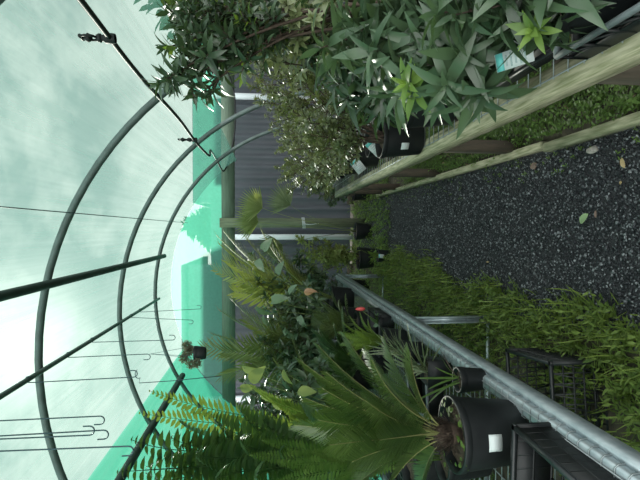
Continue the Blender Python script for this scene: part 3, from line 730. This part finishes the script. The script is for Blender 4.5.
# spiky young palms along the rail
def spiky(name, label, c, R, H, tips, mat, seed, n=40, L=.10, W=.011, cat='palm', **kw):
    return frond_plant(name, label, c, R, H, tips, mat, n, L, W, .03, kw.pop('arch', .15), cat, seed, ang=kw.pop('ang', 45), vee=.25, start=kw.pop('start', .25), prof='needle', bend=.25, rr=.004, k=5, droop=kw.pop('droop', .12), **kw)
c = np.array([-.82, 4.15, LT])
spiky('potted_young_palm', 'spiky young palm with fine dark fronds fanning over the bench, behind the lime fern', c, .11, .18,
      [at(*t) for t in ((318, 300, 4.2), (315, 315, 4.1), (320, 330, 4.0), (324, 344, 4.0), (330, 292, 4.2), (338, 304, 3.9), (312, 322, 4.3), (335, 350, 4.1), (345, 297, 4.0), (327, 315, 3.85), (322, 338, 4.3))], 'L_palm', 55, 40, .13, .007)
# big palms with arching fronds
c = np.array([-.78, 5.35, LT])
spiky('potted_cane_palm', 'tall yellow-green cane palm with the highest arching fronds, beyond the broad glossy leaves', c, .15, .25,
      [at(*t) for t in ((219, 238, 5.5), (222, 246, 5.3), (228, 262, 5.1), (226, 234, 5.7), (246, 238, 5.4), (240, 282, 5.0), (236, 292, 5.2), (262, 232, 5.5), (275, 243, 5.2), (215, 270, 5.8), (285, 262, 5.0), (252, 262, 5.0))], 'L_palmy', 56, 22, .27, .024, stem=.03, tipshrink=.5)
c = np.array([-1.25, 4.75, LT])
spiky('potted_kentia_palm', 'green palm with long drooping fronds against the corrugated wall, left of the cane palm', c, .15, .26,
      [at(*t) for t in ((222, 312, 4.9), (216, 335, 4.8), (226, 352, 4.7), (234, 302, 5.0), (245, 320, 4.5), (250, 345, 4.4), (262, 300, 4.8), (270, 330, 4.4), (225, 375, 4.6), (248, 372, 4.4), (280, 315, 4.5), (205, 348, 5.0), (290, 345, 4.3))], 'L_palm', 57, 22, .26, .022, stem=.03, tipshrink=.5)
c = np.array([-1.55, 3.9, LT])
spiky('potted_bamboo_palm', 'dark green palm with hanging fronds above the cycad, in front of the kentia palm', c, .14, .25,
      [at(*t) for t in ((262, 372, 3.9), (275, 360, 3.7), (285, 382, 3.6), (258, 395, 3.8), (300, 358, 3.7), (305, 378, 3.5), (248, 410, 3.9), (315, 395, 3.5), (292, 340, 3.9), (325, 362, 3.6))], 'L_palm', 58, 24, .21, .018, stem=.025, tipshrink=.5)
# broad glossy leaves
def broad(name, label, c, R, H, lv, mat, seed, cat='plant', prof='heart'):
    c = np.asarray(c, float); root = empty(name, c, label, cat); pot(root, c, R, H, .8); b = c+np.array([0, 0, H*.86]); r = R_(seed)
    for (px, py, Y, L, yaw) in lv:
        p = at(px, py, Y); st = MB(); st.tube(bez(b, (b*.4+p*.6)+np.array([0, 0, .08]), p, 10), np.linspace(.005, .003, 10), 6)
        d = np.array([math.sin(yaw), -.55, -.65*abs(math.cos(yaw))-.1])
        lf = MB().leaves([p-unit(d)*L*.15], [d], [np.array([.5*r.normal(), -.75, .8+.3*r.normal()])], L*.95, L*.52, .35, .32, prof, 9)
        o = lf.build('leaf', mat, root, True); st.build('petiole', 'stem_green', o, True)
    return root
rt = broad('potted_philodendron', 'plant with broad shiny pale green leaves among the palms on the metal bench', (-.88, 4.72, LT), .12, .2,
      [(264, 248, 4.8, .17, .9), (258, 262, 4.7, .15, -1.0), (258, 308, 4.5, .20, -.6), (274, 300, 4.4, .19, .3), (264, 318, 4.5, .16, -1.1), (286, 331, 4.3, .18, -.8),
       (290, 292, 4.3, .13, 1.2), (300, 318, 4.2, .13, -1.2), (278, 272, 4.6, .16, 1.4)], 'L_big', 61)
p = at(304, 292, 4.3)
MB().leaves([p, p], [np.array([.35, -.3, -.9]), np.array([-.35, -.2, -.9])], [np.array([.6, -.8, .3]), np.array([-.6, -.8, .3])], [.13, .11], [.05, .045], .7, .6, 'lance', 8).build('old_leaf', 'brown', rt, True, label='curled pinkish brown leaf')
rt = broad('potted_elephant_ear', 'lower left plant with large thin yellow-green pointed leaves between the fern and the palms', (-1.32, 3.35, LT), .12, .2,
      [(244, 368, 3.3, .14, -.2), (252, 380, 3.2, .17, .9), (262, 392, 3.1, .14, -.8), (242, 388, 3.4, .13, .1), (275, 405, 3.0, .15, .2), (284, 372, 3.2, .13, -1.3), (300, 392, 3.0, .14, .3)], 'L_palmy', 62, prof='lance')

# shrub on the ground past the end of the metal bench
c = np.array([-.42, 7.05, .0]); r = R_(71)
shrub('potted_gardenia', 'bushy yellow-green shrub on the ground past the far end of the metal bench', c, .17, .30, [at(*t) for t in ((300, 238, 7.0), (305, 252, 6.9), (312, 266, 6.8), (318, 240, 7.1), (325, 258, 6.8), (310, 275, 6.9), (330, 245, 7.0), (338, 262, 6.9), (345, 250, 7.0), (298, 262, 7.1))],
      .085, .03, 'L_palmy', 9, .16, 14, 71)
c = np.array([-.02, 7.5, 0])
root = empty('potted_fan_palm', c, 'fan palm with stiff pleated leaves just left of the timber post', 'palm'); pot(root, c, .14, .26, .8)
for i, (b_, t) in enumerate((((275, 216, 7.6), (262, 208, 7.4)), ((275, 232, 7.5), (258, 222, 7.5)), ((290, 240, 7.4), (282, 245, 7.2)), ((300, 215, 7.5), (290, 205, 7.4)))):
    q = at(*t); g = MB(); fan_leaf(g, c+np.array([0, 0, .24]), (c+np.array([0, 0, .3]))*.5+q*.5+np.array([0, 0, .25]), q, 22, .42, .028, 130, i+3, .2); g.build('fan_leaf', 'L_palmy' if i < 2 else 'L_palm', root, True)
# dark pot and label on the ground near the far leg
c = at_z(392, 256, 0)
root = strap_plant('potted_seedling', 'small black pot with a white label on the gravel near the far bench leg', (c[0], c[1]+.08, .008), .085, .17, [at(366, 252, 6.2), at(370, 262, 6.1), at(372, 245, 6.2), at(368, 258, 6.0)], 'L_weed', .02, 25, per=2)
tag(root, (c[0]+.0, c[1]-.03, .15), (0, -1, .2), (.1, 0, 1), .07, .05)
for k, (x, y, tips, L, W, mt, lab) in enumerate((
    (-1.35, 4.25, [(285, 350, 4.3), (300, 335, 4.2), (275, 362, 4.3), (312, 352, 4.1), (295, 368, 4.2), (268, 345, 4.4), (322, 340, 4.1), (290, 325, 4.3)], .13, .04, 'L_dark', 'dark broad-leaved shrub on the metal bench under the kentia palm fronds'),
    (-1.12, 5.0, [(270, 300, 5.), (285, 285, 4.9), (295, 308, 4.8), (280, 322, 5.), (308, 292, 4.8), (262, 285, 5.1), (318, 305, 4.7)], .14, .045, 'L_dark', 'dark green shrub on the metal bench between the cane palm and the kentia palm'),
    (-.95, 5.95, [(265, 270, 6.), (280, 260, 5.9), (295, 278, 5.8), (310, 268, 5.8), (272, 285, 6.), (300, 256, 5.9), (320, 276, 5.8), (255, 258, 6.)], .12, .04, 'L_dark', 'dark shrub near the far end of the metal bench behind the cane palm'),
    (-1.62, 3.35, [(270, 395, 3.4), (290, 376, 3.3), (255, 408, 3.5), (310, 386, 3.2), (280, 418, 3.3), (300, 405, 3.2), (322, 372, 3.2), (250, 388, 3.5)], .12, .038, 'L_dark', 'dark leafy shrub at the back of the metal bench below the yellow-green pointed leaves'))):
    shrub('potted_dark_shrub', lab, (x, y, LT), .11, .2, T2(tips), L, W, mt, 8, .2, 10, 150+k, start=.3, bend=.4, spread=1.4)
# back row behind the bench: leafy plants on the ground that close the view to the side cloth
shades = ['L_palm', 'L_dark', 'L_fern', 'L_palm', 'L_dark', 'L_palm']
for k, (x, y, h, lab) in enumerate(((-2.45, 2.1, 1.35, 'tall dark foliage plant on the ground behind the metal bench, nearest of that row'),
                                    (-2.55, 3.0, 1.45, 'tall leafy plant on the ground behind the metal bench, second of that row'),
                                    (-2.5, 3.9, 1.5, 'dark palm-leaved plant on the ground behind the metal bench, third of that row'),
                                    (-2.45, 4.9, 1.6, 'tall leafy plant on the ground behind the metal bench, fourth of that row'),
                                    (-2.35, 5.9, 1.6, 'dark leafy plant on the ground behind the metal bench, fifth of that row'),
                                    (-1.9, 6.9, 1.6, 'leafy palm on the ground, farthest of the row behind the metal bench'))):
    r = R_(80+k); c = np.array([x, y, 0])
    if k in (2, 5):
        spiky('ground_palm', lab, c, .2, .32, rosette_tips(r, c+np.array([0, 0, .4]), 16, .95, h*.85, .35, 1.), 'L_palm', 80+k, 36, .26, .026)
    else:
        tips = [c+np.r_[r.normal(size=2)*.38, h*r.uniform(.5, 1.05)] for _ in range(10)]
        shrub('leafy_shrub', lab, c, .2, .32, tips, .17, .06, shades[k], 8, .26, 9, 80+k)
for k, (x, y, lab) in enumerate(((-1.75, 2.9, 'dark feathery fern on the bench behind the sword fern'), (-1.7, 5.4, 'dark fern on the bench behind the kentia palm'), (-1.0, 6.1, 'dark fern at the far end of the metal bench'), (-1.05, 3.75, 'dark low fern on the bench behind the lime feathery fern'))):
    r = R_(95+k); c = np.array([x, y, LT])
    frond_plant('potted_dark_fern', lab, c, .12, .2, rosette_tips(r, c+np.array([0, 0, .15]), 16, .5, .55, .35, 1.), 'L_fern', 32, .085, .022, .03, .2, 'fern', 95+k, ang=72, vee=.1, start=.2, bend=.3, rr=.003)

# ================================================================== RIGHT BENCH PLANTS
def rp(x, y): return np.array([x, y, BT])
T_ = lambda L: [at(*t) for t in L]
# nearest: wide pot at the picture edge
shrub('potted_banksia', 'nearest large-leaved shrub, its pot standing in the black crate at the top right corner', rp(.60, 1.13)+np.array([0, 0, .012]), .115, .19,
      T_([(500, 5, 1.15), (522, 6, 1.15), (540, 10, 1.2), (470, -10, 1.2), (560, -15, 1.1), (450, 12, 1.25), (515, -20, 1.15), (548, 22, 1.15)]), .14, .032, 'L_silver', 5, .10, 10, 101, lime=.02, lime_at=T_([(532, 30, 1.08)]), bend=.55, spread=1.6, stem_r=.008)
rt = shrub('potted_waratah', 'large silver-green shrub with star-like leaf rosettes and a long white label in its pot', rp(.70, 1.56)+np.array([0, 0, .0095]), .135, .22,
      T_([(452, 72, 1.45), (448, 78, 1.38), (405, 85, 1.55), (430, 40, 1.5), (470, 30, 1.4), (380, 60, 1.6), (482, 84, 1.38), (360, 20, 1.65), (410, 15, 1.6), (440, -5, 1.55), (330, 45, 1.7), (470, 86, 1.4), (438, 86, 1.5), (395, 40, 1.6), (460, 50, 1.35)]),
      .165, .035, 'L_silver', 5, .12, 12, 102, lime=0, lime_at=T_([(405, 84, 1.42), (412, 92, 1.44)]), bend=.55, spread=1.6, stem_r=.008)
tc_ = at(514, 58, 1.24); tag(rt, tc_, unit(CAM-tc_)+np.array([0, 0, .5]), at(497, 62, 1.28)-at(532, 50, 1.20), .105, .048, rp(.62, 1.46)+np.array([0, 0, .17]))
shrub('potted_telopea', 'tall shrub with long narrow leaves in the black pot beside the stickered pot', rp(.62, 2.30), .125, .24,
      T_([(345, 85, 2.2), (330, 50, 2.2), (300, 30, 2.3), (352, 88, 2.2), (280, 10, 2.4), (318, 5, 2.2), (375, 70, 2.05), (385, 88, 2.1), (350, 25, 2.1), (395, 45, 2.0)]), .155, .030, 'L_silver', 6, .15, 12, 103, lime=.0, bend=.6, spread=1.55, stem_r=.008)
pc4 = rp(.548, 2.80)
rt = shrub('potted_lilly_pilly', 'bushy small-leaved shrub on a single woody stem in the black pot with a white sticker', pc4, .122, .245,
      T_([(330, 125, 2.8), (322, 100, 2.8), (305, 85, 2.9), (340, 105, 2.7), (312, 135, 2.85), (290, 110, 2.9), (345, 145, 2.75), (300, 65, 3.0), (325, 150, 2.85), (350, 90, 2.7)]), .048, .017, 'L_olive', 8, .13, 18, 104, prof='oval', start=.45, stem_r=.009)
rf4 = lambda z: .122*(.8+.165*z/.245)+.0005
wrap_sticker(rt, pc4, rf4, math.atan2(-2.8, -.548)-.45, .115, .042, .045)
tg = at(375, 147, 3.0); 
rt = shrub('potted_camellia', 'small-leaved shrub with a teal label at the bench front, behind the stickered pot', rp(.62, 3.32), .11, .21,
      T_([(322, 120, 3.3), (312, 140, 3.3), (332, 150, 3.2), (300, 115, 3.4), (318, 165, 3.25), (340, 160, 3.2), (296, 150, 3.4), (306, 90, 3.4), (330, 170, 3.2)]), .042, .017, 'L_pale', 8, .14, 18, 105, prof='oval')
tag(rt, tg, unit(CAM-tg)+np.array([.2, 0, .3]), at(367, 139, 3.0)-at(383, 155, 3.0), .105, .075, rp(.6, 3.25)+np.array([0, 0, .17]))
tg = at(358, 166, 3.8)
rt = shrub('potted_correa', 'grey-green shrub with a second teal and white label, farther along the timber bench', rp(.62, 3.95), .11, .21,
      T_([(300, 150, 4.0), (310, 170, 3.9), (325, 160, 3.9), (295, 170, 4.0), (318, 180, 3.85), (332, 178, 3.8), (290, 130, 4.1), (300, 110, 4.1), (340, 172, 3.8)]), .045, .018, 'L_pale', 8, .16, 18, 106, prof='oval')
tag(rt, tg, unit(CAM-tg)+np.array([.2, 0, .3]), at(352, 158, 3.8)-at(365, 174, 3.8), .115, .08, rp(.6, 3.9)+np.array([0, 0, .17]))
shrub('potted_westringia', 'rounded olive shrub on the timber bench, second from its far end', rp(.66, 4.75), .12, .22,
      T_([(290, 165, 4.8), (298, 180, 4.7), (305, 170, 4.8), (284, 178, 4.9), (312, 186, 4.7), (320, 182, 4.7), (285, 150, 5.), (295, 140, 5.), (330, 186, 4.6)]), .042, .018, 'L_olive', 8, .19, 18, 107, prof='oval')
shrub('potted_boxwood', 'olive green shrub at the far end corner of the timber bench', rp(.72, 5.75), .12, .22,
      T_([(285, 178, 5.8), (292, 190, 5.7), (300, 184, 5.7), (310, 192, 5.6), (318, 188, 5.7), (280, 168, 5.9), (290, 160, 5.9), (325, 194, 5.6)]), .042, .018, 'L_olive', 8, .2, 16, 108, prof='oval')
# tall dark shrub whose top stands against the roof cloth
shrub('potted_rhododendron', 'tall dark shrub reaching highest, its leaf rosettes black against the roof cloth', rp(.98, 2.05), .15, .26,
      T_([(182, 84, 2.0), (168, 78, 1.95), (175, 45, 2.05), (190, 25, 2.1), (200, 62, 2.1), (178, 12, 2.1), (205, 90, 2.0), (214, 30, 2.2), (225, 55, 2.2), (195, 5, 2.1), (220, 10, 2.25), (188, 55, 2.0), (235, 30, 2.2)]),
      .085, .024, 'L_dark', 9, .13, 13, 109, start=.58, lime=.04, stem_r=.010, bend=.3)
# back row
for k, (x, y, tips, L, W, mt, lab) in enumerate((
    (1.05, 2.75, [(240, 15, 2.9), (255, 30, 2.8), (250, 0, 2.9), (270, 45, 2.8), (265, 10, 2.8), (285, 60, 2.8), (290, 25, 2.7), (232, 40, 3.0), (275, -10, 2.7), (300, 5, 2.6), (310, 35, 2.7), (320, -5, 2.5), (295, 15, 2.5)], .055, .022, 'L_olive', 'tall olive-leaved shrub at the back of the timber bench, behind the narrow-leaved one'),
    (1.10, 3.55, [(245, 60, 3.6), (258, 75, 3.5), (240, 45, 3.7), (270, 85, 3.5), (265, 60, 3.5), (285, 95, 3.4), (292, 70, 3.4), (250, 25, 3.7)], .05, .02, 'L_olive', 'loose reddish-stemmed shrub at the back of the timber bench in front of the corrugated wall'),
    (1.10, 4.35, [(262, 100, 4.4), (255, 88, 4.4), (275, 110, 4.3), (285, 120, 4.3), (270, 92, 4.3), (295, 105, 4.2), (250, 72, 4.5), (300, 125, 4.2)], .05, .02, 'L_olive', 'small-leaved shrub at the back of the timber bench, middle of the back row'),
    (1.10, 5.25, [(275, 130, 5.3), (270, 118, 5.3), (285, 140, 5.2), (295, 145, 5.2), (290, 125, 5.2), (280, 150, 5.3), (305, 150, 5.2)], .05, .02, 'L_pale', 'pale small-leaved shrub at the back of the timber bench near its far end'),
    (1.12, 1.25, [(420, -40, 1.4), (470, -45, 1.3), (520, -60, 1.25), (380, -25, 1.5), (560, -60, 1.2)], .12, .034, 'L_silver', 'silver-leaved shrub behind the nearest pots, cut by the top edge of the photo'))):
    shrub('potted_shrub', lab, rp(x, y), .13, .24, T_(tips), L, W, mt, 9 if L < .1 else 6, .17, 16 if L < .1 else 10, 120+k, prof='oval' if L < .1 else 'lance', start=.35)
tray('nursery_tray', 'shallow black tray under the pot of the star-leaved shrub on the timber bench', rp(.71, 1.56), .34, .40, .05, 0, 0, 'tray')
shrub('potted_shrub', 'olive shrub squeezed in behind the narrow-leaved shrub, hiding the stems of the tall dark shrub', rp(.86, 2.58), .10, .2, T_([(270, 20, 2.05), (290, 8, 2.0), (302, 42, 2.1), (262, 42, 2.15), (316, 22, 1.95), (250, 12, 2.1), (280, 62, 2.15), (328, 2, 1.95), (296, 26, 2.05)]), .06, .022, 'L_olive', 7, .14, 13, 131, start=.45)
# black carry tray with triangular braces at the picture corner
def corner_tray():
    c = np.array([.655, 1.0, BT]); root = empty('carry_crate', c, 'black carry crate with a grey braced rim at the top right corner, holding two pots', 'crate')
    x0, x1, y0, y1, h = -.175, .20, -.27, .265, .10
    MB().box(c+np.array([.0125, -.0025, .005]), (.375, .535, .01)).build('base', 'black', root)
    for (a, b) in (((x0, y0), (x0, y1)), ((x0, y1), (x1, y1)), ((x1, y1), (x1, y0)), ((x1, y0), (x0, y0))):
        A = c+np.array([*a, 0]); B = c+np.array([*b, 0]); g = MB(); d = B-A
        nq = max(3, int(np.linalg.norm(d)/.085))
        for q in np.linspace(0, 1, nq+1): g.tube([A+d*q+Zv*.008, A+d*q+Zv*h], .005, 6)
        for q in range(nq): g.tube([A+d*(q/nq)+Zv*.05, A+d*((q+1)/nq)+Zv*h], .004, 6)
        g.box((A+B)/2+Zv*.03, (max(abs(d[0]), .004), max(abs(d[1]), .004), .05)); g.build('side', 'black', root)
        MB().tube([A+Zv*h, B+Zv*h], .009, 8).build('rim', 'greyplastic', root, True)
c_ = rp(.63, .875)+np.array([0, 0, .012]); r_n = R_(140)
strap_plant('potted_cutting', 'small black pot with a few leaves, nearest of the two pots in the carry crate', c_, .105, .17, [c_+np.array([.05, -.05, .32]), c_+np.array([.08, .03, .36]), c_+np.array([.02, -.08, .28])], 'L_silver', .03, 141)
corner_tray()

# ------------------------------------------------------------------ hooks and hanging pot
def hook_rod(px, py, ex, ey, label, both=True, start_y=None, seed=0, r_=.0034, curl=1):
    """wire plant hook hung on the rail at (px,py), lower end at (ex,ey)"""
    # depth where the rail passes this column
    ysol = min(np.linspace(1.2, 6.8, 1200), key=lambda y: abs((lambda c: c[0]/-c[2]*FPX+320-px)(ROT.T@(np.array([PH[0], y, PH[2]])-CAM))))
    top = np.array([PH[0], ysol, PH[2]])
    e = at(ex, ey, ysol); L = top[2]-e[2]
    rr = .020; pts = [top+np.array([math.cos(a)*rr, 0, math.sin(a)*rr-.003]) for a in np.linspace(-.9, PI, 9)]
    x = top[0]-rr; pts += [np.array([x, ysol, top[2]-.05]), np.array([x*.5+e[0]*.5, ysol, top[2]-L*.5]), np.array([e[0], ysol, e[2]+.03])]
    pts += [np.array([e[0]+curl*(.022-.022*math.cos(a)), ysol, e[2]+.02-.022*math.sin(a)]) for a in np.linspace(0, PI*1.0, 8)]+[np.array([e[0]+curl*.044, ysol, e[2]+.05])]
    o = MB().tube(pts, r_, 6).build('plant_hook', 'rod', smooth=True, loc=top)
    setp(o, label, 'hook', 'wire plant hooks on the hanging rail'); return e, ysol
hook_rod(140, 310, 201, 309, 'farthest wire hook on the hanging rail, over the palms')
hook_rod(131, 317, 193, 320, 'second farthest wire hook on the hanging rail', curl=-1)
hook_rod(92, 341, 175, 340, 'wire hook with open upturned end next to the hanging pot')
e3, y3 = hook_rod(68, 358, 150, 354, 'wire hook that carries the hanging pot of grey tufted plant', curl=-1)
e4, y4 = hook_rod(28, 380, 137, 377, 'wire hook with a second hook chained below it, left of the hanging pot', curl=1)
o = MB().tube([e4+np.array([.02+.03*math.cos(a), 0, -.008+.02*math.sin(a)]) for a in np.linspace(.3, PI*1.2, 8)]+[at(139, 383, y4), at(170, 381, y4), at(221, 376, y4)], .0026, 6).build('chained_hook', 'rod', smooth=True, loc=e4)
setp(o, 'long wire hook chained to the end of another hook, reaching down towards the palms', 'hook')
hook_rod(-35, 424, 104, 416, 'wire hook nearest above the yellow fern frond tip, longest of the near hooks', curl=-1)
hook_rod(-62, 441, 108, 430, 'pair-like near wire hook with a curled end above the sword fern', curl=-1)
hook_rod(-66, 442, 94, 435, 'short near wire hook touching its neighbour above the sword fern', curl=1)
hook_rod(-86, 455, 133, 446, 'nearest wire hook, closest to the bottom left corner', curl=-1)
# hanging pot
hp = at(205, 353, y3)
c = np.array([hp[0], y3, at(206, 353, y3)[2]]); H = .092; Rp = .058
root = empty('hanging_pot', c, 'small black hanging pot with grey tufted plant on a wire hook before the end cloth', 'plant')
pot(root, c, Rp, H, .82)
r = R_(200); g = MB(); N = 900
cen = [at(187, 345, y3), at(184, 358, y3), at(191, 364, y3), at(190, 350, y3), at(197, 363, y3-.05), at(187, 352, y3+.05)]
for q in cen:
    d = r.normal(size=(420, 3)); d /= np.linalg.norm(d, axis=1)[:, None]
    g.leaves(q+d*r.uniform(.005, .034, 420)[:, None], d+r.normal(size=(420, 3))*.3, r.normal(size=(420, 3)), r.uniform(.012, .020, 420), .007, .1, .2, 'oval', 3)
g.build('tufted_foliage', 'L_grey', root)
g = MB()
for a in (.4, 2.5, 4.6): g.tube([e3+np.array([0, 0, -.0]), c+np.array([Rp*math.cos(a), Rp*math.sin(a), H-.004])], .0016, 5)
g.build('hanger_wire', 'rod', root, True)
g = MB(); b = at(205, 346, y3)
g.leaves([b, b], [at(217, 331, y3)-b, at(210, 344, y3)-b], Zv, [.13, .05], [.018, .008], .05, .4, 'strap', 6).build('trailing_leaf', 'L_palmy', root, True, label='yellow-green trailing leaf')

# ------------------------------------------------------------------ weeds, moss, litter
def blades(seed, N, fx, h0, h1, w_, mat, name, label, lean=1.1):
    r = R_(seed); X, Y = fx(r, N); P = np.c_[X, Y, np.full(N, .003)]
    az = r.uniform(0, 2*PI, N); ln = .2+lean*1.6*r.random(N)**1.3
    D = np.c_[np.cos(az)*ln, np.sin(az)*ln, np.ones(N)]
    L = h0+(h1-h0)*r.random(N)**1.6
    g = MB().leaves(P, D, np.c_[-np.cos(az), -np.sin(az), np.full(N, .3)], L, w_*r.uniform(.6, 1.3, N), r.uniform(-.1, .7, N)*-1, .3, 'strap', 5)
    return g
def leftarea(r, N):
    Y = 1.2+5.6*r.random(N)**1.3; edge = -.53-.05*np.sin(Y*2.1)-.05*np.sin(Y*5.3)+.042*Y
    X = edge-abs(r.normal(size=N))*.33+r.normal(size=N)*.035; return X, Y
g = blades(301, 2600, leftarea, .04, .20, .0075, 'L_grass', '', '')
setp(g.build('grass_weeds', 'L_grass', smooth=True), 'bright green grassy weeds along the foot of the metal bench', 'weeds', kind='stuff')
def sprigs(seed, N, fx, h0, h1, L, W, nl):
    r = R_(seed); X, Y = fx(r, N); g = MB()
    for x, y in zip(X, Y):
        h = h0+(h1-h0)*r.random()**1.5; b = np.array([x, y, .003]); t = b+np.r_[r.normal(size=2)*h*.35, h]
        n = nl; s = np.linspace(.25, 1, n); P = b+(t-b)*s[:, None]; az = np.arange(n)*2.4+r.random()*6
        D = np.c_[np.cos(az), np.sin(az), .35+.6*s]
        g.leaves(P, D, np.c_[-np.cos(az)*.3, -np.sin(az)*.3, np.ones(n)], L*r.uniform(.6, 1.2, n), W*r.uniform(.7, 1.2, n), .25, .15, 'lance', 4)
    return g
setp(sprigs(302, 1500, leftarea, .03, .16, .045, .013, 9).build('leafy_weeds', 'L_grass', smooth=True), 'leafy green weeds mixed into the grass under the metal bench', 'weeds', kind='stuff')
def rightarea(r, N):
    return .53+.75*r.random(N)**1.1, 1.2+4.2*r.random(N)**1.2
setp(sprigs(303, 3600, rightarea, .03, .18, .024, .014, 9).build('low_weeds', 'L_weed', smooth=True), 'low dark green small-leaved weeds under the timber bench', 'weeds', kind='stuff')
def rightedge(r, N): return .44+r.normal(size=N)*.05-.12*r.random(N)**3, 1.6+5.4*r.random(N)
setp(sprigs(304, 160, rightedge, .01, .05, .018, .008, 6).build('moss_tufts', 'L_weed', smooth=True), 'tiny sparse weeds in the gravel beside the timber edging', 'weeds', kind='stuff')
def faredge(r, N): return r.uniform(-2.2, 1.4, N), r.uniform(6.2, 9.0, N)
setp(sprigs(305, 1900, faredge, .02, .16, .045, .02, 7).build('far_weeds', 'L_weed', smooth=True), 'dark green weeds at the far end of the path around the timber post', 'weeds', kind='stuff')
def farleft(r, N): return r.uniform(-2.1, -.55, N), r.uniform(3.2, 6.6, N)
setp(sprigs(306, 700, farleft, .03, .14, .05, .016, 8).build('shade_weeds', 'L_weed', smooth=True), 'shaded weeds under the far half of the metal bench', 'weeds', kind='stuff')
# low plants closing the far end of the path
for k, (x, y, s, lab) in enumerate(((.62, 7.7, .9, 'dark leafy shrub right of the timber post at the far end of the path'), (.95, 7.2, 1.0, 'dark shrub past the far end of the timber bench by the corrugated wall'), (-.95, 7.75, 1.0, 'dark shrub behind the far yellow-green shrub, left of the fan palm'))):
    r = R_(320+k); c = np.array([x, y, 0])
    shrub('leafy_shrub', lab, c, .15, .26, [c+np.r_[r.normal(size=2)*.22, s*r.uniform(.45, 1.05)] for _ in range(9)], .07, .03, 'L_dark', 7, .17, 10, 320+k, prof='oval')
# litter
def ground_leaf(px, py, L, W, ang, mat, label):
    p = at_z(px, py, .022); o = MB().leaves([p], [np.array([math.cos(ang), math.sin(ang), .06])], [np.array([.12, -.1, 1])], L, W, .12, .25, 'oval', 8).build('fallen_leaf', mat, smooth=True, loc=p)
    setp(o, label, 'leaf', 'fallen leaves on the gravel')
ground_leaf(580, 223, .075, .042, -.9, 'fallen', 'pale green fallen leaf lying alone in the middle of the gravel')
ground_leaf(625, 168, .06, .024, .5, 'fallen_y', 'tan curled fallen leaf near the right edge of the gravel')
ground_leaf(596, 218, .04, .018, .1, 'chip', 'small brown fallen leaf beside the pale green one')
ground_leaf(622, 182, .02, .016, 1.9, 'fallen_y', 'tiny yellowish leaf scrap on the gravel below the tan leaf')
ground_leaf(489, 262, .05, .010, 1.6, 'fallen_y', 'thin dry grass-like leaf on the gravel close to the weeds')
def rock(px, py, s, mat, label, name, cat, seed, flat=.6):
    import bmesh
    p = at_z(px, py, .02); bm = bmesh.new(); bmesh.ops.create_icosphere(bm, subdivisions=2, radius=1); r = R_(seed)
    for v in bm.verts:
        k = 1+r.normal()*.16; v.co = Vector((v.co.x*s[0]*k, v.co.y*s[1]*k, v.co.z*s[2]*k))
    me = bpy.data.meshes.new(name); bm.to_mesh(me); bm.free(); me.materials.append(MT[mat]); o = bpy.data.objects.new(name, me); COL.objects.link(o); o.location = (p[0], p[1], .012+s[2]*.6)
    setp(o, label, cat)
rock(593, 150, (.018, .045, .014), 'stone', 'pale grey stone lump lying against the timber edging', 'stone', 'stone', 1)
rock(533, 166, (.02, .036, .008), 'chip', 'reddish brown bark chip next to the timber edging', 'bark_chip', 'bark', 2)
r = R_(330); N = 260; X = .54+.7*r.random(N); Y = 1.6+4.5*r.random(N)
g = MB().leaves(np.c_[X, Y, np.full(N, .012)], np.c_[r.normal(size=(N, 2)), r.normal(size=N)*.2], Zv+r.normal(size=(N, 3))*.3, r.uniform(.03, .08, N), r.uniform(.012, .03, N), .2, .2, 'oval', 4)
setp(g.build('leaf_litter', 'straw'), 'dry brown leaf litter on the soil under the timber bench', 'litter', kind='stuff')
